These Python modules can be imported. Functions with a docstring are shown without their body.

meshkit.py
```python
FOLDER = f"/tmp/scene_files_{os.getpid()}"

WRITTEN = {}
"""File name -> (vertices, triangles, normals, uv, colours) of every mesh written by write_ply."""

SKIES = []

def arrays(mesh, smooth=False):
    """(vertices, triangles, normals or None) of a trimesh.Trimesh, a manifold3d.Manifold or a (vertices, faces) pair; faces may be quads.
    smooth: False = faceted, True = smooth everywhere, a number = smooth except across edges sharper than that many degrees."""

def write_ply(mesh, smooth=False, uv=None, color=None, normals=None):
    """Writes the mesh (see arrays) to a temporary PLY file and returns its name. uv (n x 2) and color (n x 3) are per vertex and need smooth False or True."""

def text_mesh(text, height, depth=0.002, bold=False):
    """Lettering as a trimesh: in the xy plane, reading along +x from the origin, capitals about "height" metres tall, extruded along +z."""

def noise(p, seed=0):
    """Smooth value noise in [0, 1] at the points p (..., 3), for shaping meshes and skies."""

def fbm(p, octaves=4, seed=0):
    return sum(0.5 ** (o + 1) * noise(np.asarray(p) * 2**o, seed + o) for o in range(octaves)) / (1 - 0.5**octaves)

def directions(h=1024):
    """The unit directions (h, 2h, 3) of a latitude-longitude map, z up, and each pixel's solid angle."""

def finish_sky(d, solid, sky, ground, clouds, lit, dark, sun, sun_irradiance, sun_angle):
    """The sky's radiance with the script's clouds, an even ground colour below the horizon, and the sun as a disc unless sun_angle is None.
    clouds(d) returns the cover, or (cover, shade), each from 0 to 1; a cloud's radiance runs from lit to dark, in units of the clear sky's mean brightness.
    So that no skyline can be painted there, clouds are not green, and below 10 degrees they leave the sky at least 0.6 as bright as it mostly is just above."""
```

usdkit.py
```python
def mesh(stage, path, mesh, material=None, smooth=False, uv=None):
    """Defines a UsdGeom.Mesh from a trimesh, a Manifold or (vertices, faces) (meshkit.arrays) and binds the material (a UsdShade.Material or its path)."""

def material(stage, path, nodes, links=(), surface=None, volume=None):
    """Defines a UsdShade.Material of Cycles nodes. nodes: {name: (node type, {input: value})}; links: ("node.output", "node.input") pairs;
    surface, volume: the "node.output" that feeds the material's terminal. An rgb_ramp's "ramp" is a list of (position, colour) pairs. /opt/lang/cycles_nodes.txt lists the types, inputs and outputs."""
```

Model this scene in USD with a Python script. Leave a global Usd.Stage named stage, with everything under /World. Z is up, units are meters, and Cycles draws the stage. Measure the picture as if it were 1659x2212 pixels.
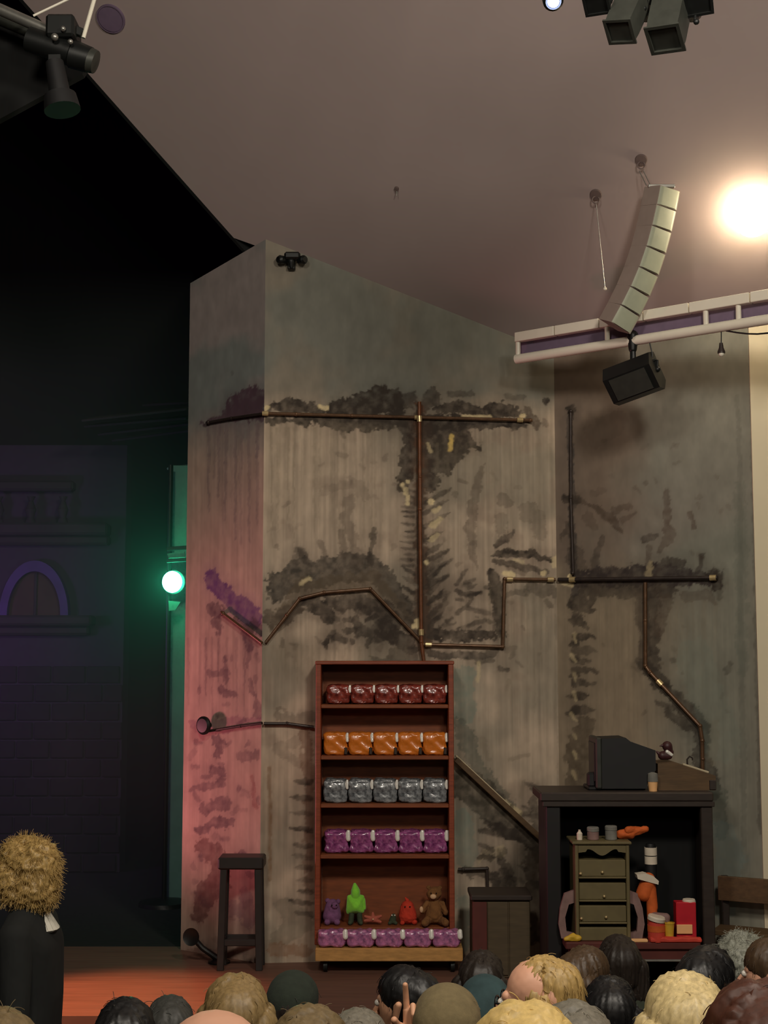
import math, random, re as regex
import numpy as np, trimesh, manifold3d as m3, usdkit, meshkit
from shapely.geometry import Polygon
from pxr import Usd, UsdGeom, UsdLux, UsdShade, Sdf, Gf, Vt
stage = Usd.Stage.CreateInMemory()
UsdGeom.Xform.Define(stage, '/World'); UsdGeom.Scope.Define(stage, '/World/Looks')
PI = math.pi
# ------------------------------------------------------------------ camera
FPX, CX, CY, CAMZ = 3000.0, 829.5, 1106.0, 2.9
PITCH = math.atan(305 / FPX)
cam = UsdGeom.Camera.Define(stage, '/World/camera')
cam.AddTranslateOp().Set((0, 0, CAMZ)); cam.AddRotateXOp().Set(90 + math.degrees(PITCH))
cam.CreateFocalLengthAttr(50.0); cam.CreateHorizontalApertureAttr(50.0 * 1659 / FPX)
cam.CreateVerticalApertureAttr(50.0 * 2212 / FPX); cam.CreateClippingRangeAttr((0.05, 200.0))
cam.CreateExposureAttr(0.0)
C0 = np.array([0, 0, CAMZ])
cp, sp = math.cos(PITCH), math.sin(PITCH)
def ray(px, py):
    a, b = (px - CX) / FPX, (CY - py) / FPX
    return np.array([a, cp - sp * b, sp + cp * b])
def at(px, py, Y):
    d = ray(px, py); return C0 + d * (Y / d[1])
def onplane(px, py, n, d0):
    d = ray(px, py); return C0 + d * ((d0 - n @ C0) / (n @ d))
def S(px, Y): return px * Y / FPX
# ------------------------------------------------------------------ lights
def light(kind, name, pos, look, color, inten, **kw):
    L = getattr(UsdLux, kind).Define(stage, '/World/' + name)
    z = np.array(pos, float) - np.array(look, float); z /= np.linalg.norm(z)
    x = np.cross([0, 0, 1.0] if abs(z[2]) < .99 else [0, 1.0, 0], z); x /= np.linalg.norm(x); y = np.cross(z, x)
    L.AddTransformOp().Set(Gf.Matrix4d(*[float(q) for q in (*x, 0, *y, 0, *z, 0, *pos, 1)]))
    L.CreateColorAttr(Gf.Vec3f(*color)); L.CreateIntensityAttr(inten)
    for k, v in kw.items():
        if k == 'cone':
            sh = UsdLux.ShapingAPI.Apply(L.GetPrim()); sh.CreateShapingConeAngleAttr(v[0]); sh.CreateShapingConeSoftnessAttr(v[1])
        else: getattr(L, f'Create{k[0].upper()}{k[1:]}Attr')(v)
    return L
WARM = (1, .90, .77)
# house lamps of the hall above the seats, aimed at the stage (the one in view is built below as a globe lamp)
light('DiskLight', 'house_lamp_light', (1.6, 2.6, 5.9), (.4, 9, 2.2), WARM, 104, radius=.35)
light('DiskLight', 'house_lamp_light_001', (-1.2, 2.2, 6.0), (.4, 9, 2.0), WARM, 70, radius=.35)
light('SphereLight', 'house_lamp_light_002', (1.2, .4, 4.6), (0, 6, 2), WARM, 34, radius=.3)
# side lights of the stage, beyond the left edge of the picture
light('SphereLight', 'pink_side_light', (-3.3, 9.05, 1.9), (-1.0, 9.2, 2.45), (1, .29, .36), 290, radius=.12, cone=(34, .8))
light('SphereLight', 'orange_floor_light', (-2.9, 7.2, 3.6), (-1.62, 7.9, .95), (1, .33, .14), 2600, radius=.1, cone=(17, .7))
light('DiskLight', 'purple_set_light', (-4.2, 10.4, 3.2), (-3.6, 12.5, 3.0), (.62, .13, .95), 38, radius=.2)
GREEN = (.05, 1, .48)
# ------------------------------------------------------------------ helpers
used = {}
def numbered(parent, name):
    k = (str(parent), name); n = used.get(k, 0); used[k] = n + 1
    return f'{name}_{n:03d}' if n else name
BASE = {}
def setd(p, label=None, cat=None, group=None, kind=None):
    for k, v in (('label', label), ('category', cat), ('group', group), ('kind', kind)):
        if v: p.SetCustomDataByKey(k, v)
def thing(name, label, cat, base, group=None, kind=None):
    path = '/World/' + numbered('/World', name)
    x = UsdGeom.Xform.Define(stage, path); b = np.array(base, float); x.AddTranslateOp().Set(tuple(map(float, b)))
    BASE[path] = b; setd(x.GetPrim(), label, cat, group, kind); return path
def arr(mesh): return meshkit.arrays(mesh, False)[:2]
def part(name, mesh, mat, parent, smooth=30, label=None, kind=None):
    v, f = arr(mesh); b = BASE[parent]; path = parent + '/' + numbered(parent, name)
    m = usdkit.mesh(stage, path, trimesh.Trimesh(v - b, f, process=False), M(mat), smooth=smooth)
    BASE[path] = b; setd(m.GetPrim(), label, kind=kind); return path
def solo(name, mesh, mat, label, cat, group=None, kind=None, smooth=30):
    v, f = arr(mesh); b = np.array([*v[:, :2].mean(0), v[:, 2].min()]); path = '/World/' + numbered('/World', name)
    m = usdkit.mesh(stage, path, trimesh.Trimesh(v - b, f, process=False), M(mat), smooth=smooth); m.AddTranslateOp().Set(tuple(map(float, b)))
    BASE[path] = b; setd(m.GetPrim(), label, cat, group, kind); return path
def struct(name, mesh, mat, smooth=False, label=None):
    v, f = arr(mesh); path = '/World/' + numbered('/World', name)
    m = usdkit.mesh(stage, path, trimesh.Trimesh(v, f, process=False), M(mat), smooth=smooth); BASE[path] = np.zeros(3)
    setd(m.GetPrim(), label, kind='structure'); return path
def copy(src, delta, label, rotz=0):
    name = regex.sub(r'_\d{3}$', '', src.split('/')[-1]); path = '/World/' + numbered('/World', name)
    x = UsdGeom.Xform.Define(stage, path); p = x.GetPrim(); p.GetReferences().AddInternalReference(src)
    x.ClearXformOpOrder(); x.AddTranslateOp(opSuffix='place').Set(tuple(map(float, BASE[src] + np.array(delta, float))))
    if rotz: x.AddRotateZOp(opSuffix='turn').Set(rotz)
    p.SetInstanceable(True); setd(p, label); return path
cat = trimesh.util.concatenate
def rbox(lo, hi, r=.004):
    lo, hi = np.minimum(lo, hi), np.maximum(lo, hi); r = min(r, .4 * min(hi - lo)); P = []
    for a in range(3):
        for c in np.ndindex(2, 2, 2):
            p = np.where(c, hi, lo).astype(float); s = np.where(c, -r, r)
            for k in range(3):
                if k != a: p[k] += s[k]
            P.append(p)
    return trimesh.convex.convex_hull(np.array(P))
def pbox(x0, y0, x1, y1, Y, dep, r=.004):
    """A box whose front face, at distance Y, spans the given picture rectangle."""
    a, b = at(x0, (y0 + y1) / 2, Y), at(x1, (y0 + y1) / 2, Y); t, u = at((x0 + x1) / 2, y0, Y), at((x0 + x1) / 2, y1, Y)
    return rbox(np.array([a[0], Y, u[2]]), np.array([b[0], Y + dep, t[2]]), r)
def tube(pts, r, n=10, caps=True):
    P = np.array(pts, float); R = np.broadcast_to(np.asarray(r, float), len(P)); V, Fc = [], []
    T = np.gradient(P, axis=0); T /= np.linalg.norm(T, axis=1)[:, None] + 1e-12
    up = np.array([0, 0, 1.0]) if abs(T[0][2]) < .9 else np.array([0, 1.0, 0])
    for i in range(len(P)):
        s = np.cross(T[i], up); s /= np.linalg.norm(s) + 1e-12; up = np.cross(s, T[i])
        for k in range(n):
            a = 2 * PI * k / n; V.append(P[i] + R[i] * (s * math.cos(a) + up * math.sin(a)))
    for i in range(len(P) - 1):
        for k in range(n):
            a, b, c, d = i * n + k, i * n + (k + 1) % n, (i + 1) * n + (k + 1) % n, (i + 1) * n + k
            Fc += [[a, b, c], [a, c, d]]
    if caps:
        V += [P[0], P[-1]]; q = len(V)
        for k in range(n):
            Fc += [[q - 2, (k + 1) % n, k], [q - 1, (len(P) - 1) * n + k, (len(P) - 1) * n + (k + 1) % n]]
    return trimesh.Trimesh(np.array(V), np.array(Fc)[:, ::-1], process=False)
def seg(a, b, r, n=10): return tube([a, b], r, n)
def sph(c, r, sub=2):
    s = trimesh.creation.icosphere(sub, 1.0); s.apply_scale(r if np.ndim(r) == 0 else list(r)); s.apply_translation(c); return s
def lathe(profile, c, n=24, axis=(0, 0, 1)):
    m = trimesh.creation.revolve(np.array(profile, float), sections=n)
    m.apply_transform(trimesh.geometry.align_vectors([0, 0, 1], axis)); m.apply_translation(c); return m
def prism(poly, y0, y1):
    """(x, z) outline extruded along y."""
    m = trimesh.creation.extrude_polygon(Polygon(poly), abs(y1 - y0), engine='earcut')
    v = m.vertices.copy(); m = trimesh.Trimesh(np.c_[v[:, 0], max(y0, y1) - v[:, 2], v[:, 1]], m.faces); return m
def prism_px(pp, Y, dep): return prism([at(x, y, Y)[[0, 2]] for x, y in pp], Y, Y + dep)
def quadbox(P, n, th):
    """Planar polygon P (k x 3, convex) given thickness th along n."""
    P = np.array(P, float); n = np.array(n, float); n /= np.linalg.norm(n)
    return trimesh.convex.convex_hull(np.vstack([P, P + n * th]))
def beam(a, b, w, h, side=None, r=.003):
    """Rectangular bar from a to b, w wide (along side), h high."""
    a, b = np.array(a, float), np.array(b, float); t = b - a; L = np.linalg.norm(t); t /= L
    s = np.cross(t, [0, 0, 1.0]) if side is None else np.array(side, float); s -= t * (s @ t); s /= np.linalg.norm(s); u = np.cross(s, t)
    m = rbox(np.array([-w / 2, 0, -h / 2]), np.array([w / 2, L, h / 2]), r); v = m.vertices
    return trimesh.convex.convex_hull(a + v[:, :1] * s + v[:, 1:2] * t + v[:, 2:] * u)
def hull(sp_, n=16):
    P = []
    base = trimesh.creation.icosphere(2, 1.0).vertices
    for c, r in sp_: P.append(np.array(c) + base * r)
    return trimesh.convex.convex_hull(np.vstack(P))
def tomf(m): return m3.Manifold(m3.Mesh(np.array(m.vertices, np.float32), np.array(m.faces, np.uint32)))
def blob(groups, edge=.02, it=6, lam=.5):
    """Union of hulls of spheres, refined and smoothed to one surface."""
    mf = m3.Manifold.batch_boolean([tomf(hull(g)) for g in groups], m3.OpType.Add).refine_to_length(edge)
    v, f = arr(mf); t = trimesh.Trimesh(v, f, process=True)
    trimesh.smoothing.filter_taubin(t, lamb=lam, nu=lam + .03, iterations=it); return t
# ------------------------------------------------------------------ materials
def lin(c): c = np.array(c[:3], float) / 255; return np.where(c <= .04045, c / 12.92, ((c + .055) / 1.055) ** 2.4)
MATS, SPEC = {}, {}
def spec(name, col, rough=.6, metal=0, var=.25, scale=8, bump=0, coat=0, stretch=(1, 1, 1), col2=None, emit=None, sheen=0):
    SPEC[name] = dict(col=col, rough=rough, metal=metal, var=var, scale=scale, bump=bump, coat=coat, stretch=stretch, col2=col2, emit=emit, sheen=sheen)
def M(name):
    if not isinstance(name, str): return name
    if name in MATS: return MATS[name]
    s = SPEC[name]; c = lin(s['col']); d = lin(s['col2']) if s['col2'] else c * (1 - s['var'])
    nodes = {'tc': ('texture_coordinate', {}), 'mp': ('mapping', {'scale': s['stretch']}),
             'n': ('noise_texture', {'scale': s['scale'], 'detail': 4.0, 'roughness': .6}), 'r': ('rgb_ramp', {'ramp': [(.3, tuple(d)), (.7, tuple(c))]}),
             'p': ('principled_bsdf', {'roughness': s['rough'], 'metallic': s['metal'], 'coat_weight': s['coat'], 'coat_roughness': .08, 'sheen_weight': s['sheen']})}
    links = [('tc.object', 'mp.vector'), ('mp.vector', 'n.vector'), ('n.fac', 'r.fac'), ('r.color', 'p.base_color')]
    if s['bump']:
        nodes['b'] = ('bump', {'strength': s['bump'], 'distance': .01}); links += [('n.fac', 'b.height'), ('b.normal', 'p.normal')]
    if s['emit']:
        nodes['p'][1].update(emission_color=tuple(lin(s['emit'][0])), emission_strength=s['emit'][1])
    MATS[name] = usdkit.material(stage, '/World/Looks/' + name, nodes, links, surface='p.BSDF'); return MATS[name]
def paint_material(name, bump=.15):
    nodes = {'a': ('attribute', {'attribute': 'paint'}), 'tc': ('texture_coordinate', {}), 'mp': ('mapping', {'scale': (16, 16, 8)}), 'n': ('noise_texture', {'scale': 1.0, 'detail': 3.0}),
             'r': ('rgb_ramp', {'ramp': [(.25, (.86, .86, .86)), (.75, (1.08, 1.08, 1.08))]}), 'x': ('mix_color', {'blend_type': 'multiply', 'fac': 1.0, 'use_clamp': False}),
             'b': ('bump', {'strength': bump, 'distance': .01}), 'p': ('principled_bsdf', {'roughness': .85})}
    return usdkit.material(stage, '/World/Looks/' + name, nodes, [('tc.object', 'mp.vector'), ('mp.vector', 'n.vector'), ('n.fac', 'r.fac'), ('a.color', 'x.a'), ('r.color', 'x.b'), ('x.result', 'p.base_color'), ('n.fac', 'b.height'), ('b.normal', 'p.normal')], surface='p.BSDF')
spec('ceiling_paint', (160, 144, 140), .9, var=.07, scale=1.2)
spec('cream_paint', (226, 214, 184), .85, var=.06, scale=2)
spec('hook_grey', (104, 88, 84), .6, var=.2, scale=20)
spec('black_cloth', (17, 18, 18), .95, var=.4, scale=3, stretch=(6, 6, .5), bump=.2)
spec('black_paint', (22, 22, 23), .6, var=.3, scale=10)
spec('black_metal', (26, 28, 27), .45, .3, var=.3, scale=20)
spec('dark_grey_metal', (62, 64, 58), .5, .3, var=.3, scale=14)
spec('stage_boards', (118, 84, 70), .5, var=.35, scale=3, stretch=(.6, 9, 1), bump=.05)
spec('dark_carpet', (34, 32, 32), .95, var=.4, scale=60)
spec('steel', (170, 168, 160), .35, .8, var=.2, scale=20)
spec('white_enamel', (226, 220, 202), .4, var=.08, scale=6)
spec('pale_tan', (196, 182, 152), .5, var=.2, scale=6)
spec('copper_brown', (112, 82, 58), .38, .35, var=.45, scale=25)
spec('dark_pipe', (60, 50, 46), .45, .3, var=.4, scale=25)
spec('rust_pipe', (122, 74, 44), .5, .25, var=.45, scale=25)
spec('bright_joint', (214, 190, 140), .3, .5, var=.2, scale=30)
spec('rust_wood', (150, 70, 40), .5, var=.4, scale=5, stretch=(2, 2, 14), bump=.05)
spec('amber_wood', (138, 72, 34), .6, var=.35, scale=4, stretch=(2, 2, 10))
spec('light_wood', (206, 154, 88), .5, var=.35, scale=6, stretch=(2, 9, 9), bump=.05)
spec('dark_stool', (44, 40, 38), .5, var=.3, scale=12)
spec('brown_wood', (98, 74, 46), .6, var=.35, scale=5, stretch=(1.5, 9, 9), bump=.05)
spec('counter_brown', (56, 46, 40), .5, var=.3, scale=6, stretch=(2, 2, 9))
spec('counter_black', (26, 24, 24), .5, var=.3, scale=6)
spec('olive_paint', (112, 100, 66), .6, var=.25, scale=9)
spec('olive_crate', (88, 74, 52), .7, var=.3, scale=6, stretch=(1, 1, 6))
spec('maroon_crate', (96, 42, 34), .7, var=.3, scale=8)
spec('speaker_green', (168, 172, 150), .5, var=.12, scale=12)
spec('speaker_mauve', (150, 136, 126), .6, var=.12, scale=12)
spec('globe_glass', (255, 240, 210), .3, emit=((255, 234, 196), 44.0))
spec('led_glow', (200, 210, 255), .3, emit=((190, 205, 255), 30.0))
spec('green_lens', (120, 255, 200), .3, emit=((70, 255, 190), 60.0))
spec('teal_flat', (120, 170, 150), .8, var=.2, scale=5)
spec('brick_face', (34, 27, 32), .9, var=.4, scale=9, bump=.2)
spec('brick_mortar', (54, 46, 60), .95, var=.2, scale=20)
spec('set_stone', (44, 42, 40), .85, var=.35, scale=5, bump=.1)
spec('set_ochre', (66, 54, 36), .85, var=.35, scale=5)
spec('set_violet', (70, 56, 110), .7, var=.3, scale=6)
spec('dull_violet', (112, 94, 116), .7, var=.15, scale=20)
spec('red_pack', (164, 70, 56), .3, col2=(84, 30, 26), scale=38, coat=.8, bump=.3)
spec('orange_pack', (226, 126, 40), .35, var=.25, scale=20, coat=.5, bump=.2)
spec('grey_pack', (158, 162, 164), .3, col2=(58, 62, 68), scale=42, coat=.9, bump=.3)
spec('purple_pack', (184, 100, 158), .3, col2=(92, 30, 82), scale=40, coat=.9, bump=.3)
spec('pink_pack', (212, 128, 176), .3, col2=(112, 70, 112), scale=40, coat=.9, bump=.3)
spec('gloss_white', (255, 252, 242), .2, .15, var=.08, scale=30, coat=1)  # glossy white of the modelled pack glints and of the bird breast
spec('dark_label', (52, 36, 24), .5)
spec('lime_felt', (140, 226, 60), .9, var=.3, scale=25, bump=.2, sheen=.4)
spec('dark_green_felt', (64, 74, 52), .9, var=.4, scale=30)
spec('purple_plush', (136, 88, 130), .95, var=.5, scale=30, bump=.3)
spec('red_plush', (204, 58, 34), .9, var=.25, scale=30, bump=.2)
spec('brown_plush', (134, 90, 48), .95, var=.4, scale=30, bump=.3)
spec('pink_plush', (186, 98, 78), .9, var=.3, scale=30)
spec('cream_plush', (220, 180, 140), .9, var=.2, scale=30)
spec('orange_cloth', (222, 104, 40), .8, var=.35, scale=14)
spec('scarlet_card', (200, 30, 46), .5, var=.2, scale=12)
spec('red_cloth', (216, 70, 52), .8, var=.3, scale=12)
spec('yellow_card', (226, 182, 54), .6, var=.25, scale=14)
spec('peach_card', (246, 190, 130), .6, var=.08, scale=14)
spec('white_card', (222, 210, 190), .6, var=.12, scale=16)
spec('pink_card', (142, 112, 106), .7, var=.3, scale=18)
spec('grey_card', (130, 128, 120), .7, var=.3, scale=18)
spec('skin', (224, 168, 132), .55, var=.1, scale=14)
spec('skin_pink', (228, 172, 142), .5, var=.12, scale=14)
spec('mouth_pink', (160, 80, 72), .5)
spec('eye_white', (230, 225, 215), .2)
spec('eye_dark', (40, 30, 26), .2)
spec('seat_cloth', (44, 30, 34), .95, var=.3, scale=40)
spec('glasses_black', (20, 20, 22), .3)
spec('dark_maroon', (70, 36, 38), .5, var=.3, scale=20)
spec('white_collar', (226, 222, 208), .7, var=.08, scale=20)
# ------------------------------------------------------------------ the setting: painted walls
K0, K1 = at(401, 1300, 9.4)[:2], at(567, 1300, 9.0)[:2]
K2, K3 = at(1203, 1300, 9.2)[:2], at(1632, 1300, 8.6)[:2]
c1, c2, c3 = at(567, 515, 9.0), at(1120, 731, 9.0 + .2 * (1120 - 567) / 636), at(1625, 655, 8.6)
CN = np.cross(c2 - c1, c3 - c1); CN /= np.linalg.norm(CN); CN *= np.sign(CN[2]); CD = CN @ c1
def ceil_z(x, y): return (CD - CN[0] * x - CN[1] * y) / CN[2]
STZ = .955     # stage floor
class Wall:
    def __init__(s, p, q):
        s.p, s.q = np.array(p), np.array(q); s.L = np.linalg.norm(s.q - s.p); s.t = (s.q - s.p) / s.L; s.n = np.array([s.t[1], -s.t[0], 0.0])   # towards the hall
        s.d = s.n[:2] @ s.p
    def hit(s, px, py, off=0.0): return onplane(px, py, s.n, s.d + off)
    def uv(s, px, py): h = s.hit(px, py); return np.array([(h[:2] - s.p) @ s.t, h[2]])
WC, WA, WB = Wall(K0, K1), Wall(K1, K2), Wall(K2, K3)
rnd = random.Random(7)
def nz(u, v, s, seed=0, oct=3): return meshkit.fbm(np.stack([u * s, v * s, np.full_like(u, 3.7)], -1), oct, seed)
# dabs of paint: (list of (px, py, radius px), strength, colour)
DK, BR, RU, TE, LT, VI, TA = (52, 43, 35), (78, 64, 52), (104, 66, 44), (120, 138, 126), (226, 206, 160), (74, 52, 62), (128, 116, 96)
def line(p, q, r, n=1): return [(p[0], p[1], r), (q[0], q[1], r * .55)]
def feathers(x, y0, y1, step, dx, dy, r, j=6):
    out = []; y = y0
    while y < y1:
        k = .7 + .6 * rnd.random(); out.append(([(x, y, r), (x + dx * k * .6, y + dy * k * .6, r), (x + dx * k, y + dy * k, r * .4)], .45 + .4 * rnd.random(), DK)); y += step * (.75 + .5 * rnd.random())
    return out
def drips(x0, x1, y, lmin, lmax, n, r=3, st=.35, col=TA):
    return [([(x, y, r), (x + rnd.uniform(-3, 3), y + rnd.uniform(lmin, lmax), r * .5)], st * rnd.uniform(.5, 1.2), col) for x in np.linspace(x0, x1, n) + np.array([rnd.uniform(-6, 6) for _ in range(n)])]
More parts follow.
